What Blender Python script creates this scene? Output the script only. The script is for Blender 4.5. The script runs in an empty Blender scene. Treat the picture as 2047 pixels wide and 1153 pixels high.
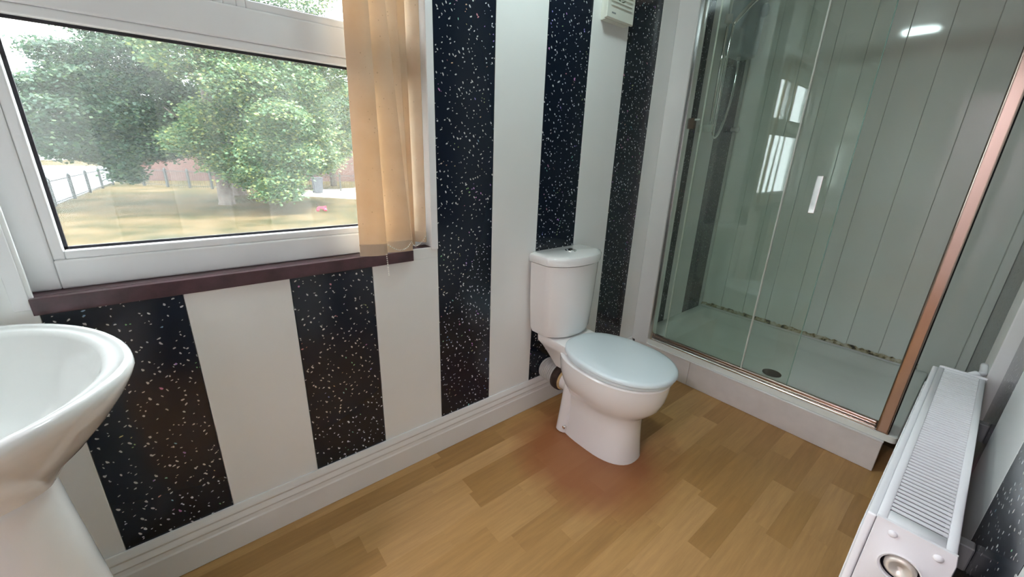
import bpy, bmesh, math, random
import numpy as np
from math import radians, cos, sin, pi, sqrt
from mathutils import Vector, Matrix

random.seed(7)
scene = bpy.context.scene
COL = scene.collection

# ------------------------------------------------------------------ camera
cam_data = bpy.data.cameras.new('camera')
cam = bpy.data.objects.new('camera', cam_data)
COL.objects.link(cam)
CAM = Vector((0.0, -1.296, 1.242))
_y, _p, _r = radians(40.025), radians(18.576), radians(2.113)
fwd = Vector((sin(_y) * cos(_p), cos(_y) * cos(_p), -sin(_p)))
rt = Vector((cos(_y), -sin(_y), 0))
up = rt.cross(fwd)
R_ = rt * cos(_r) + up * sin(_r)
U_ = -rt * sin(_r) + up * cos(_r)
cam.matrix_world = Matrix(((R_.x, U_.x, -fwd.x, CAM.x), (R_.y, U_.y, -fwd.y, CAM.y), (R_.z, U_.z, -fwd.z, CAM.z), (0, 0, 0, 1)))
cam_data.sensor_width = 36.0
cam_data.lens = 800.6 / 2047 * 36.0
cam_data.clip_start = 0.02
cam_data.clip_end = 400
scene.camera = cam

# ------------------------------------------------------------------ world, sun, exposure
world = bpy.data.worlds.new('sky')
scene.world = world
world.use_nodes = True
bg = world.node_tree.nodes['Background']
bg.inputs['Color'].default_value = (0.86, 0.93, 1.0, 1)
bg.inputs['Strength'].default_value = 3.4
sun_d = bpy.data.lights.new('sun', 'SUN')
sun_d.energy = 3.0
sun_d.angle = radians(2.5)
sun_d.color = (1.0, 0.95, 0.86)
sun = bpy.data.objects.new('sun', sun_d)
COL.objects.link(sun)
sun.rotation_euler = Vector((-0.38, 0.06, -1.0)).to_track_quat('-Z', 'Y').to_euler()
sun.location = (6, -10, 20)
scene.view_settings.view_transform = 'Standard'
scene.view_settings.look = 'None'
scene.view_settings.gamma = 1.0
scene.view_settings.use_curve_mapping = False
scene.view_settings.exposure = 2.15
scene.cycles.max_bounces = 14
scene.cycles.diffuse_bounces = 8
scene.cycles.transparent_max_bounces = 24
LAMP = 11.5
FILL_LAMP = 36.0          # radiance of the unseen lamp added to brighten the lower room

# ------------------------------------------------------------------ materials
MATS = {}

def new_mat(name):
    m = bpy.data.materials.new(name)
    m.use_nodes = True
    MATS[name] = m
    nt = m.node_tree
    return m, nt, nt.nodes['Principled BSDF']

def plain(name, col, rough=0.5, metal=0.0, spec=0.5, noise=0.0, nscale=8.0, coat=0.0, bump=0.0, bscale=40.0):
    m, nt, b = new_mat(name)
    b.inputs['Base Color'].default_value = (*col, 1)
    b.inputs['Roughness'].default_value = rough
    b.inputs['Metallic'].default_value = metal
    b.inputs['Specular IOR Level'].default_value = spec
    b.inputs['Coat Weight'].default_value = coat
    b.inputs['Coat Roughness'].default_value = 0.05
    if noise or bump:
        tc = nt.nodes.new('ShaderNodeNewGeometry')
    if noise:
        n = nt.nodes.new('ShaderNodeTexNoise')
        n.inputs['Scale'].default_value = nscale
        n.inputs['Detail'].default_value = 5
        nt.links.new(tc.outputs['Position'], n.inputs['Vector'])
        r = nt.nodes.new('ShaderNodeValToRGB')
        r.color_ramp.elements[0].position = 0.3
        r.color_ramp.elements[1].position = 0.7
        r.color_ramp.elements[0].color = (*[c * (1 - noise) for c in col], 1)
        r.color_ramp.elements[1].color = (*[min(1, c * (1 + noise * 0.6)) for c in col], 1)
        nt.links.new(n.outputs['Fac'], r.inputs['Fac'])
        nt.links.new(r.outputs['Color'], b.inputs['Base Color'])
    if bump:
        n2 = nt.nodes.new('ShaderNodeTexNoise')
        n2.inputs['Scale'].default_value = bscale
        nt.links.new(tc.outputs['Position'], n2.inputs['Vector'])
        bp = nt.nodes.new('ShaderNodeBump')
        bp.inputs['Strength'].default_value = bump
        bp.inputs['Distance'].default_value = 0.01
        nt.links.new(n2.outputs['Fac'], bp.inputs['Height'])
        nt.links.new(bp.outputs['Normal'], b.inputs['Normal'])
    return m

def ramp(nt, stops, interp='LINEAR'):
    r = nt.nodes.new('ShaderNodeValToRGB')
    r.color_ramp.interpolation = interp
    e = r.color_ramp.elements
    while len(e) < len(stops):
        e.new(0.5)
    for el, (p, c) in zip(e, stops):
        el.position = p
        el.color = (*c, 1) if len(c) == 3 else c
    return r

def math_node(nt, op, a, b=None, v=None):
    n = nt.nodes.new('ShaderNodeMath')
    n.operation = op
    nt.links.new(a, n.inputs[0])
    if b is not None:
        nt.links.new(b, n.inputs[1])
    if v is not None:
        n.inputs[1].default_value = v
    return n.outputs[0]

def glitter_mat():
    """black laminate with pale, partly iridescent flecks"""
    m, nt, b = new_mat('black_glitter')
    L = nt.links
    g = nt.nodes.new('ShaderNodeNewGeometry')
    s = nt.nodes.new('ShaderNodeSeparateXYZ')
    L.new(g.outputs['Position'], s.inputs[0])
    xy = math_node(nt, 'ADD', s.outputs['X'], s.outputs['Y'])
    c = nt.nodes.new('ShaderNodeCombineXYZ')
    L.new(xy, c.inputs['X'])
    zz = math_node(nt, 'MULTIPLY', s.outputs['Z'], v=1.0)
    L.new(zz, c.inputs['Y'])
    facs = []
    cols = []
    for scale, thr, off, rot in ((54.0, 0.090, 0.0, 1.0), (62.0, 0.085, 3.3, -0.5)):
        mp = nt.nodes.new('ShaderNodeMapping')
        mp.vector_type = 'POINT'
        mp.inputs['Location'].default_value = (off, off * 0.7, 0)
        mp.inputs['Rotation'].default_value = (0, 0, rot)
        mp.inputs['Scale'].default_value = (0.62, 1.0, 1)
        L.new(c.outputs[0], mp.inputs['Vector'])
        rt2 = nt.nodes.new('ShaderNodeMapping')
        rt2.inputs['Rotation'].default_value = (0, 0, rot)
        L.new(c.outputs[0], rt2.inputs['Vector'])
        st2 = nt.nodes.new('ShaderNodeMapping')
        st2.inputs['Location'].default_value = (off, off * 0.7, 0)
        st2.inputs['Scale'].default_value = (0.58, 1.0, 1)
        L.new(rt2.outputs[0], st2.inputs['Vector'])
        mp = st2
        wn = nt.nodes.new('ShaderNodeTexNoise')
        wn.inputs['Scale'].default_value = 130
        L.new(mp.outputs[0], wn.inputs['Vector'])
        wm = nt.nodes.new('ShaderNodeVectorMath')
        wm.operation = 'MULTIPLY_ADD'
        wm.inputs[1].default_value = (0.006, 0.006, 0)
        L.new(wn.outputs['Color'], wm.inputs[0])
        L.new(mp.outputs[0], wm.inputs[2])
        v = nt.nodes.new('ShaderNodeTexVoronoi')
        v.voronoi_dimensions = '2D'
        v.inputs['Scale'].default_value = scale
        L.new(wm.outputs[0], v.inputs['Vector'])
        sc = nt.nodes.new('ShaderNodeSeparateColor')
        L.new(v.outputs['Color'], sc.inputs[0])
        gate = math_node(nt, 'GREATER_THAN', sc.outputs[1], v=0.46)
        t = math_node(nt, 'MULTIPLY', math_node(nt, 'MULTIPLY', math_node(nt, 'ADD', sc.outputs[0], v=0.6), gate), v=thr)
        f = math_node(nt, 'LESS_THAN', v.outputs['Distance'], t)
        facs.append(f)
        cols.append(sc)
    fac = math_node(nt, 'MAXIMUM', facs[0], facs[1])
    # fleck colour: mostly pale grey, a few iridescent
    hsv = nt.nodes.new('ShaderNodeCombineColor')
    hsv.mode = 'HSV'
    # foil iridescence is set as fixed colour: hue from the cell, saturation for few cells
    L.new(cols[0].outputs[0], hsv.inputs[0])
    sat = math_node(nt, 'GREATER_THAN', cols[0].outputs[2], v=0.91)
    L.new(math_node(nt, 'MULTIPLY', sat, v=0.55), hsv.inputs[1])
    hsv.inputs[2].default_value = 0.62
    mix = nt.nodes.new('ShaderNodeMix')
    mix.data_type = 'RGBA'
    L.new(fac, mix.inputs['Factor'])
    mix.inputs['A'].default_value = (0.008, 0.013, 0.025, 1)
    L.new(hsv.outputs[0], mix.inputs['B'])
    L.new(mix.outputs['Result'], b.inputs['Base Color'])
    b.inputs['Roughness'].default_value = 0.16
    b.inputs['Specular IOR Level'].default_value = 0.5
    n = nt.nodes.new('ShaderNodeTexNoise')
    n.inputs['Scale'].default_value = 3.0
    L.new(g.outputs['Position'], n.inputs['Vector'])
    bp = nt.nodes.new('ShaderNodeBump')
    bp.inputs['Strength'].default_value = 0.12
    bp.inputs['Distance'].default_value = 0.02
    L.new(n.outputs['Fac'], bp.inputs['Height'])
    L.new(bp.outputs['Normal'], b.inputs['Normal'])
    return m

def floor_mat():
    m, nt, b = new_mat('beech_laminate')
    L = nt.links
    g = nt.nodes.new('ShaderNodeNewGeometry')
    oi = nt.nodes.new('ShaderNodeObjectInfo')
    mp = nt.nodes.new('ShaderNodeMapping')
    mp.inputs['Scale'].default_value = (5, 60, 1)
    L.new(g.outputs['Position'], mp.inputs['Vector'])
    ad = nt.nodes.new('ShaderNodeVectorMath')
    ad.operation = 'MULTIPLY_ADD'
    ad.inputs[1].default_value = (31, 57, 13)
    L.new(oi.outputs['Random'], ad.inputs[0])
    L.new(mp.outputs[0], ad.inputs[2])
    n = nt.nodes.new('ShaderNodeTexNoise')
    n.inputs['Scale'].default_value = 1.0
    n.inputs['Detail'].default_value = 8
    n.inputs['Roughness'].default_value = 0.65
    L.new(ad.outputs[0], n.inputs['Vector'])
    r1 = ramp(nt, [(0.0, (0.40, 0.215, 0.070)), (0.5, (0.49, 0.280, 0.100)), (1.0, (0.58, 0.345, 0.14))])
    L.new(oi.outputs['Random'], r1.inputs[0])
    r2 = ramp(nt, [(0.25, (0.80, 0.78, 0.76)), (0.75, (1.1, 1.1, 1.1))])
    L.new(n.outputs['Fac'], r2.inputs[0])
    mx = nt.nodes.new('ShaderNodeMix')
    mx.data_type = 'RGBA'
    mx.blend_type = 'MULTIPLY'
    mx.inputs['Factor'].default_value = 1
    L.new(r1.outputs[0], mx.inputs['A'])
    L.new(r2.outputs[0], mx.inputs['B'])
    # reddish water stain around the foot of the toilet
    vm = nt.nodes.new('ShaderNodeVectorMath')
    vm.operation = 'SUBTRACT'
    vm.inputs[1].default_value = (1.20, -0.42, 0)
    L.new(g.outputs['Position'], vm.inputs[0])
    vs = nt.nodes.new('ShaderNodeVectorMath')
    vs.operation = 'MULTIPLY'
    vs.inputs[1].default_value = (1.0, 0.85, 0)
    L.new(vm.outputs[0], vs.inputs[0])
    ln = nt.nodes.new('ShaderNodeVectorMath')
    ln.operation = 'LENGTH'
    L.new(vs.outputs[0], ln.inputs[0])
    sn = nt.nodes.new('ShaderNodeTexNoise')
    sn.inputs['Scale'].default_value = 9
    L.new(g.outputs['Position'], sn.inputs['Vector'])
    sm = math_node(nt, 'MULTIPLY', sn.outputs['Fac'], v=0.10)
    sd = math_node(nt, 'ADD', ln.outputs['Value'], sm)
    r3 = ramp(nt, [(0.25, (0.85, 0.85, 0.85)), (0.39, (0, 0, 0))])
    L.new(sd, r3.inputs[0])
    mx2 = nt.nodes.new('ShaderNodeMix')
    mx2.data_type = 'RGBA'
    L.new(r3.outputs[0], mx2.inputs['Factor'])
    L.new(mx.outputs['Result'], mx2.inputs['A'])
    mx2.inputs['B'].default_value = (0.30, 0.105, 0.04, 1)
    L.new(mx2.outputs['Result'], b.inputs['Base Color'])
    b.inputs['Roughness'].default_value = 0.38
    return m

def glass_mat(name, tint, dust=0.0, dustcol=(0.8, 0.8, 0.78), gloss=1.0, patch=0.0, refl=1.8):
    m = bpy.data.materials.new(name)
    m.use_nodes = True
    MATS[name] = m
    nt = m.node_tree
    nt.nodes.clear()
    L = nt.links
    out = nt.nodes.new('ShaderNodeOutputMaterial')
    tr = nt.nodes.new('ShaderNodeBsdfTransparent')
    tr.inputs['Color'].default_value = (*tint, 1)
    gl = nt.nodes.new('ShaderNodeBsdfGlossy')
    gl.inputs['Roughness'].default_value = 0.0
    gl.inputs['Color'].default_value = (gloss, gloss, gloss, 1)
    fr = nt.nodes.new('ShaderNodeFresnel')
    fr.inputs['IOR'].default_value = 1.45
    base = tr.outputs[0]
    if dust:
        df = nt.nodes.new('ShaderNodeBsdfDiffuse')
        df.inputs['Color'].default_value = (*dustcol, 1)
        tl = nt.nodes.new('ShaderNodeBsdfTranslucent')
        tl.inputs['Color'].default_value = (*dustcol, 1)
        ad = nt.nodes.new('ShaderNodeMixShader')
        ad.inputs[0].default_value = 0.5
        L.new(df.outputs[0], ad.inputs[1])
        L.new(tl.outputs[0], ad.inputs[2])
        m1 = nt.nodes.new('ShaderNodeMixShader')
        m1.inputs[0].default_value = dust
        if patch:
            g = nt.nodes.new('ShaderNodeNewGeometry')
            n = nt.nodes.new('ShaderNodeTexNoise')
            n.inputs['Scale'].default_value = 4
            n.inputs['Detail'].default_value = 6
            L.new(g.outputs['Position'], n.inputs['Vector'])
            rr = ramp(nt, [(0.3, (dust * 0.4,) * 3), (0.75, (dust * 1.8,) * 3)])
            L.new(n.outputs['Fac'], rr.inputs[0])
            L.new(rr.outputs[0], m1.inputs[0])
        L.new(tr.outputs[0], m1.inputs[1])
        L.new(ad.outputs[0], m1.inputs[2])
        base = m1.outputs[0]
    mx = nt.nodes.new('ShaderNodeMixShader')
    gb = nt.nodes.new('ShaderNodeNewGeometry')
    fm = nt.nodes.new('ShaderNodeMath')
    fm.operation = 'MULTIPLY'
    inv = nt.nodes.new('ShaderNodeMath')
    inv.operation = 'SUBTRACT'
    inv.inputs[0].default_value = refl
    inv.use_clamp = False
    bm_ = nt.nodes.new('ShaderNodeMath')
    bm_.operation = 'MULTIPLY'
    bm_.inputs[1].default_value = refl
    L.new(gb.outputs['Backfacing'], bm_.inputs[0])
    L.new(bm_.outputs[0], inv.inputs[1])
    L.new(fr.outputs[0], fm.inputs[0])
    L.new(inv.outputs[0], fm.inputs[1])
    L.new(fm.outputs[0], mx.inputs[0])
    L.new(base, mx.inputs[1])
    L.new(gl.outputs[0], mx.inputs[2])
    L.new(mx.outputs[0], out.inputs[0])
    return m

def fabric_mat():
    m = bpy.data.materials.new('blind_fabric')
    m.use_nodes = True
    MATS['blind_fabric'] = m
    nt = m.node_tree
    L = nt.links
    b = nt.nodes['Principled BSDF']
    out = nt.nodes['Material Output']
    g = nt.nodes.new('ShaderNodeNewGeometry')
    n = nt.nodes.new('ShaderNodeTexNoise')
    n.inputs['Scale'].default_value = 14
    n.inputs['Detail'].default_value = 6
    L.new(g.outputs['Position'], n.inputs['Vector'])
    r = ramp(nt, [(0.3, (0.72, 0.58, 0.42)), (0.7, (0.82, 0.70, 0.55))])
    L.new(n.outputs['Fac'], r.inputs[0])
    # mildew specks
    v = nt.nodes.new('ShaderNodeTexVoronoi')
    v.inputs['Scale'].default_value = 75
    L.new(g.outputs['Position'], v.inputs['Vector'])
    sc = nt.nodes.new('ShaderNodeSeparateColor')
    L.new(v.outputs['Color'], sc.inputs[0])
    big = nt.nodes.new('ShaderNodeTexNoise')
    big.inputs['Scale'].default_value = 5
    L.new(g.outputs['Position'], big.inputs['Vector'])
    t = math_node(nt, 'MULTIPLY', math_node(nt, 'MULTIPLY', sc.outputs[0], big.outputs['Fac']), v=0.30)
    f = math_node(nt, 'LESS_THAN', v.outputs['Distance'], t)
    f2 = math_node(nt, 'MULTIPLY', f, v=0.45)
    mx = nt.nodes.new('ShaderNodeMix')
    mx.data_type = 'RGBA'
    L.new(f2, mx.inputs['Factor'])
    L.new(r.outputs[0], mx.inputs['A'])
    mx.inputs['B'].default_value = (0.25, 0.16, 0.08, 1)
    L.new(mx.outputs['Result'], b.inputs['Base Color'])
    b.inputs['Roughness'].default_value = 0.9
    tl = nt.nodes.new('ShaderNodeBsdfTranslucent')
    tl.inputs['Color'].default_value = (0.70, 0.50, 0.30, 1)
    ms = nt.nodes.new('ShaderNodeMixShader')
    ms.inputs[0].default_value = 0.36
    L.new(b.outputs[0], ms.inputs[1])
    L.new(tl.outputs[0], ms.inputs[2])
    L.new(ms.outputs[0], out.inputs[0])
    return m

def leaf_mat(name, c0, c1, c2):
    m = bpy.data.materials.new(name)
    m.use_nodes = True
    MATS[name] = m
    nt = m.node_tree
    L = nt.links
    b = nt.nodes['Principled BSDF']
    out = nt.nodes['Material Output']
    g = nt.nodes.new('ShaderNodeNewGeometry')
    r = ramp(nt, [(0.0, c0), (0.6, c1), (1.0, c2)])
    L.new(g.outputs['Random Per Island'], r.inputs[0])
    L.new(r.outputs[0], b.inputs['Base Color'])
    b.inputs['Roughness'].default_value = 0.55
    tl = nt.nodes.new('ShaderNodeBsdfTranslucent')
    L.new(r.outputs[0], tl.inputs['Color'])
    ms = nt.nodes.new('ShaderNodeMixShader')
    ms.inputs[0].default_value = 0.4
    L.new(b.outputs[0], ms.inputs[1])
    L.new(tl.outputs[0], ms.inputs[2])
    L.new(ms.outputs[0], out.inputs[0])
    return m

def emit_mat(name, col, strength):
    m = bpy.data.materials.new(name)
    m.use_nodes = True
    MATS[name] = m
    nt = m.node_tree
    b = nt.nodes['Principled BSDF']
    b.inputs['Base Color'].default_value = (*col, 1)
    b.inputs['Emission Color'].default_value = (*col, 1)
    b.inputs['Emission Strength'].default_value = strength
    return m

def grass_mat():
    m, nt, b = new_mat('dry_grass')
    L = nt.links
    g = nt.nodes.new('ShaderNodeNewGeometry')
    n = nt.nodes.new('ShaderNodeTexNoise')
    n.inputs['Scale'].default_value = 0.55
    n.inputs['Detail'].default_value = 9
    n.inputs['Roughness'].default_value = 0.62
    L.new(g.outputs['Position'], n.inputs['Vector'])
    r = ramp(nt, [(0.38, (0.022, 0.020, 0.005)), (0.5, (0.044, 0.032, 0.012)), (0.62, (0.066, 0.045, 0.021))])
    L.new(n.outputs['Fac'], r.inputs[0])
    L.new(r.outputs[0], b.inputs['Base Color'])
    b.inputs['Roughness'].default_value = 0.95
    b.inputs['Specular IOR Level'].default_value = 0.1
    return m

def brick_mat():
    m, nt, b = new_mat('red_brick')
    L = nt.links
    tc = nt.nodes.new('ShaderNodeTexCoord')
    mp = nt.nodes.new('ShaderNodeMapping')
    mp.inputs['Rotation'].default_value = (radians(90), 0, 0)
    L.new(tc.outputs['Object'], mp.inputs['Vector'])
    br = nt.nodes.new('ShaderNodeTexBrick')
    br.inputs['Color1'].default_value = (0.115, 0.052, 0.043, 1)
    br.inputs['Color2'].default_value = (0.085, 0.038, 0.032, 1)
    br.inputs['Mortar'].default_value = (0.16, 0.13, 0.11, 1)
    br.inputs['Scale'].default_value = 2.2
    br.inputs['Mortar Size'].default_value = 0.012
    L.new(mp.outputs[0], br.inputs['Vector'])
    L.new(br.outputs['Color'], b.inputs['Base Color'])
    b.inputs['Roughness'].default_value = 0.9
    return m

def seal_mat():
    m, nt, b = new_mat('mouldy_seal')
    L = nt.links
    g = nt.nodes.new('ShaderNodeNewGeometry')
    n = nt.nodes.new('ShaderNodeTexNoise')
    n.inputs['Scale'].default_value = 38
    n.inputs['Detail'].default_value = 6
    L.new(g.outputs['Position'], n.inputs['Vector'])
    r = ramp(nt, [(0.36, (0.05, 0.04, 0.02)), (0.47, (0.42, 0.36, 0.2)), (0.62, (0.66, 0.64, 0.52))])
    L.new(n.outputs['Fac'], r.inputs[0])
    L.new(r.outputs[0], b.inputs['Base Color'])
    b.inputs['Roughness'].default_value = 0.5
    return m

plain('white_panel', (0.86, 0.87, 0.86), 0.16, spec=0.45, noise=0.02, nscale=3)
plain('shower_panel', (0.86, 0.91, 0.86), 0.06, spec=0.5, noise=0.03, nscale=2)
plain('dark_core', (0.05, 0.05, 0.05), 0.8)
plain('subfloor', (0.30, 0.17, 0.07), 0.7)
plain('plaster', (0.72, 0.72, 0.70), 0.8, noise=0.04)
plain('ceiling_white', (0.86, 0.86, 0.85), 0.35)
plain('gloss_white', (0.80, 0.80, 0.79), 0.25, noise=0.03, nscale=6)
plain('upvc', (0.86, 0.86, 0.87), 0.22, noise=0.02, nscale=10)
plain('gasket', (0.015, 0.012, 0.02), 0.5)
plain('mahogany', (0.080, 0.036, 0.045), 0.28, noise=0.35, nscale=25)
plain('ceramic', (0.86, 0.86, 0.85), 0.07, spec=0.6, coat=0.3)
plain('seat_plastic', (0.70, 0.79, 0.82), 0.16, spec=0.5)
plain('chrome', (0.86, 0.86, 0.86), 0.08, metal=1)
plain('aluminium', (0.52, 0.41, 0.35), 0.2, metal=1, bump=0.02, bscale=15)
plain('silver', (0.80, 0.80, 0.79), 0.25, metal=1)
plain('tray_white', (0.86, 0.90, 0.86), 0.2, noise=0.04, nscale=5)
plain('plinth_white', (0.74, 0.70, 0.68), 0.4, noise=0.06, nscale=14)
plain('grey_plastic', (0.62, 0.62, 0.60), 0.4, noise=0.06, nscale=30)
plain('rusty_rubber', (0.045, 0.028, 0.02), 0.7, noise=0.4, nscale=40)
plain('old_putty', (0.62, 0.45, 0.22), 0.7, noise=0.3, nscale=60)
plain('radiator_white', (0.84, 0.85, 0.88), 0.22)
plain('radiator_shade', (0.02, 0.02, 0.03), 0.6)  # shade inside the white radiator, painted as a dark colour
plain('brass', (0.72, 0.67, 0.60), 0.35, metal=0.3)
plain('cream_plastic', (0.74, 0.76, 0.68), 0.35)
plain('fan_dark', (0.13, 0.12, 0.08), 0.6)
plain('heater_grey', (0.36, 0.42, 0.46), 0.35)
plain('mark_grey', (0.28, 0.30, 0.30), 0.5)
plain('pink_cloth', (0.62, 0.20, 0.30), 0.9, noise=0.3, nscale=40)
plain('bead_white', (0.85, 0.82, 0.75), 0.3)
plain('brown_rubber', (0.10, 0.055, 0.03), 0.6)
plain('bark', (0.085, 0.065, 0.055), 0.9, noise=0.4, nscale=6)
plain('iron', (0.025, 0.03, 0.03), 0.6)
plain('tarmac', (0.19, 0.19, 0.21), 0.9, noise=0.12, nscale=1.5)
plain('paving', (0.40, 0.37, 0.33), 0.9, noise=0.1, nscale=2)
plain('bin_black', (0.06, 0.06, 0.07), 0.5)
plain('toy_red', (0.36, 0.02, 0.05), 0.4)
plain('toy_black', (0.04, 0.04, 0.04), 0.5)
plain('render_white', (0.40, 0.39, 0.37), 0.8)
plain('slate', (0.22, 0.2, 0.2), 0.8)
plain('pane_dark', (0.1, 0.12, 0.13), 0.1)
glitter_mat()
floor_mat()
fabric_mat()
grass_mat()
brick_mat()
seal_mat()
leaf_mat('leaf_bright', (0.045, 0.095, 0.042), (0.085, 0.150, 0.070), (0.22, 0.24, 0.07))
leaf_mat('leaf_deep', (0.020, 0.050, 0.032), (0.040, 0.085, 0.048), (0.085, 0.125, 0.055))
glass_mat('window_glass', (0.97, 0.98, 0.97), dust=0.020, patch=1, refl=0.7)
glass_mat('shower_glass', (0.94, 0.97, 0.95), dust=0.03, dustcol=(0.7, 0.76, 0.71), patch=1, refl=1.3)
plain('glass_edge', (0.25, 0.42, 0.36), 0.15)
plain('seal_clear', (0.62, 0.66, 0.60), 0.3)
emit_mat('lamp_glow', (0.79, 1.0, 0.99), LAMP)
emit_mat('fill_glow', (1.0, 0.90, 0.99), FILL_LAMP)  # glow of the fill lamp added beyond the doorway
plain('landing_wall', (0.84, 0.82, 0.82), 0.8)
plain('landing_carpet', (0.36, 0.24, 0.15), 0.9)

# ------------------------------------------------------------------ helpers
def set_parent(o, parent):
    if parent is not None:
        o.parent = parent
        o.matrix_parent_inverse = Matrix.Translation(-Vector(parent.location))

def add_mesh(name, me, mat, parent=None, smooth=False, angle=None):
    if mat is not None:
        me.materials.append(MATS[mat])
    if smooth:
        me.polygons.foreach_set('use_smooth', [True] * len(me.polygons))
    me.update()
    o = bpy.data.objects.new(name, me)
    COL.objects.link(o)
    set_parent(o, parent)
    return o

def from_bm(name, bm, mat, parent=None, smooth=False):
    bmesh.ops.recalc_face_normals(bm, faces=bm.faces)
    me = bpy.data.meshes.new(name)
    bm.to_mesh(me)
    bm.free()
    o = add_mesh(name, me, mat, parent, smooth)
    return o

def bm_box(bm, lo, hi, bevel=0.0, seg=1):
    b2 = bmesh.new()
    vs = [b2.verts.new((x, y, z)) for x in (lo[0], hi[0]) for y in (lo[1], hi[1]) for z in (lo[2], hi[2])]
    for f in ((0, 1, 3, 2), (4, 6, 7, 5), (0, 4, 5, 1), (2, 3, 7, 6), (0, 2, 6, 4), (1, 5, 7, 3)):
        b2.faces.new([vs[i] for i in f])
    if bevel:
        bmesh.ops.bevel(b2, geom=list(b2.edges), offset=bevel, segments=seg, affect='EDGES', profile=0.7)
    tmp = bpy.data.meshes.new('tmp')
    b2.to_mesh(tmp)
    b2.free()
    bm.from_mesh(tmp)
    bpy.data.meshes.remove(tmp)

def box(name, lo, hi, mat, parent=None, bevel=0.0, seg=2, smooth=False):
    bm = bmesh.new()
    lo2 = [min(a, b) for a, b in zip(lo, hi)]
    hi2 = [max(a, b) for a, b in zip(lo, hi)]
    bm_box(bm, lo2, hi2, bevel, seg)
    return from_bm(name, bm, mat, parent, smooth)

def loft_bm(bm, rings, cap0=True, cap1=True, closed=True):
    vr = [[bm.verts.new(p) for p in r] for r in rings]
    n = len(vr[0])
    for a, b in zip(vr[:-1], vr[1:]):
        for i in range(n if closed else n - 1):
            j = (i + 1) % n
            bm.faces.new((a[i], a[j], b[j], b[i]))
    if cap0:
        bm.faces.new(list(reversed(vr[0])))
    if cap1:
        bm.faces.new(vr[-1])
    return vr

def loft(name, rings, mat, parent=None, smooth=True, cap0=True, cap1=True):
    bm = bmesh.new()
    loft_bm(bm, rings, cap0, cap1)
    return from_bm(name, bm, mat, parent, smooth)

def tube_rings(path, rad, n=10):
    rings = []
    P = [Vector(p) for p in path]
    prev = None
    for i, p in enumerate(P):
        t = (P[min(i + 1, len(P) - 1)] - P[max(i - 1, 0)]).normalized()
        if prev is None:
            a = Vector((0, 0, 1)) if abs(t.z) < 0.9 else Vector((1, 0, 0))
            u = t.cross(a).normalized()
        else:
            u = (prev - t * prev.dot(t)).normalized()
        prev = u
        v = t.cross(u)
        r = rad[i] if isinstance(rad, (list, tuple)) else rad
        rings.append([p + u * r * cos(2 * pi * k / n) + v * r * sin(2 * pi * k / n) for k in range(n)])
    return rings

def tube(name, path, rad, mat, parent=None, n=10, smooth=True):
    return loft(name, tube_rings(path, rad, n), mat, parent, smooth)

def smooth_path(pts, sub=6):
    """Catmull-Rom through pts"""
    P = [Vector(p) for p in pts]
    P = [P[0] * 2 - P[1]] + P + [P[-1] * 2 - P[-2]]
    out = []
    for i in range(1, len(P) - 2):
        a, b, c, d = P[i - 1:i + 3]
        for k in range(sub):
            t = k / sub
            out.append(0.5 * ((2 * b) + (c - a) * t + (2 * a - 5 * b + 4 * c - d) * t * t + (3 * b - a - 3 * c + d) * t ** 3))
    out.append(P[-2])
    return out

def disc_rings(center, axis, prof, n=24):
    """lathe: prof = list of (radius, offset along axis)"""
    c = Vector(center)
    t = Vector(axis).normalized()
    a = Vector((0, 0, 1)) if abs(t.z) < 0.9 else Vector((1, 0, 0))
    u = t.cross(a).normalized()
    v = t.cross(u)
    return [[c + t * o + u * r * cos(2 * pi * k / n) + v * r * sin(2 * pi * k / n) for k in range(n)] for r, o in prof]

def lathe(name, center, axis, prof, mat, parent=None, n=24, smooth=True):
    return loft(name, disc_rings(center, axis, prof, n), mat, parent, smooth)

def thing(name, loc, label, cat, group=None):
    o = bpy.data.objects.new(name, None)
    o.empty_display_size = 0.05
    COL.objects.link(o)
    o.location = loc
    tag(o, label, cat, group)
    return o

def tag(o, label, cat, group=None):
    o['label'] = label
    o['category'] = cat
    if group:
        o['group'] = group
    return o

def struct(o, label=None, cat=None):
    o['kind'] = 'structure'
    if label:
        o['label'] = label
        o['category'] = cat
    return o

def struct_root(name, label, cat, loc=(0, 0, 0)):
    o = bpy.data.objects.new(name, None)
    o.empty_display_size = 0.05
    COL.objects.link(o)
    o.location = loc
    return struct(o, label, cat)

def auto_smooth(o, ang=40):
    me = o.data
    me.polygons.foreach_set('use_smooth', [True] * len(me.polygons))
    me.set_sharp_from_angle(angle=radians(ang))
    return o

# ------------------------------------------------------------------ room dimensions
XL, XR = -0.575, 3.02          # left wall, shower end wall
YW, YR = 0.0, -1.42            # window wall, radiator wall
ZC = 2.35
E0, PITCH = -0.029, 0.25       # panel edges on the window wall

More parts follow.
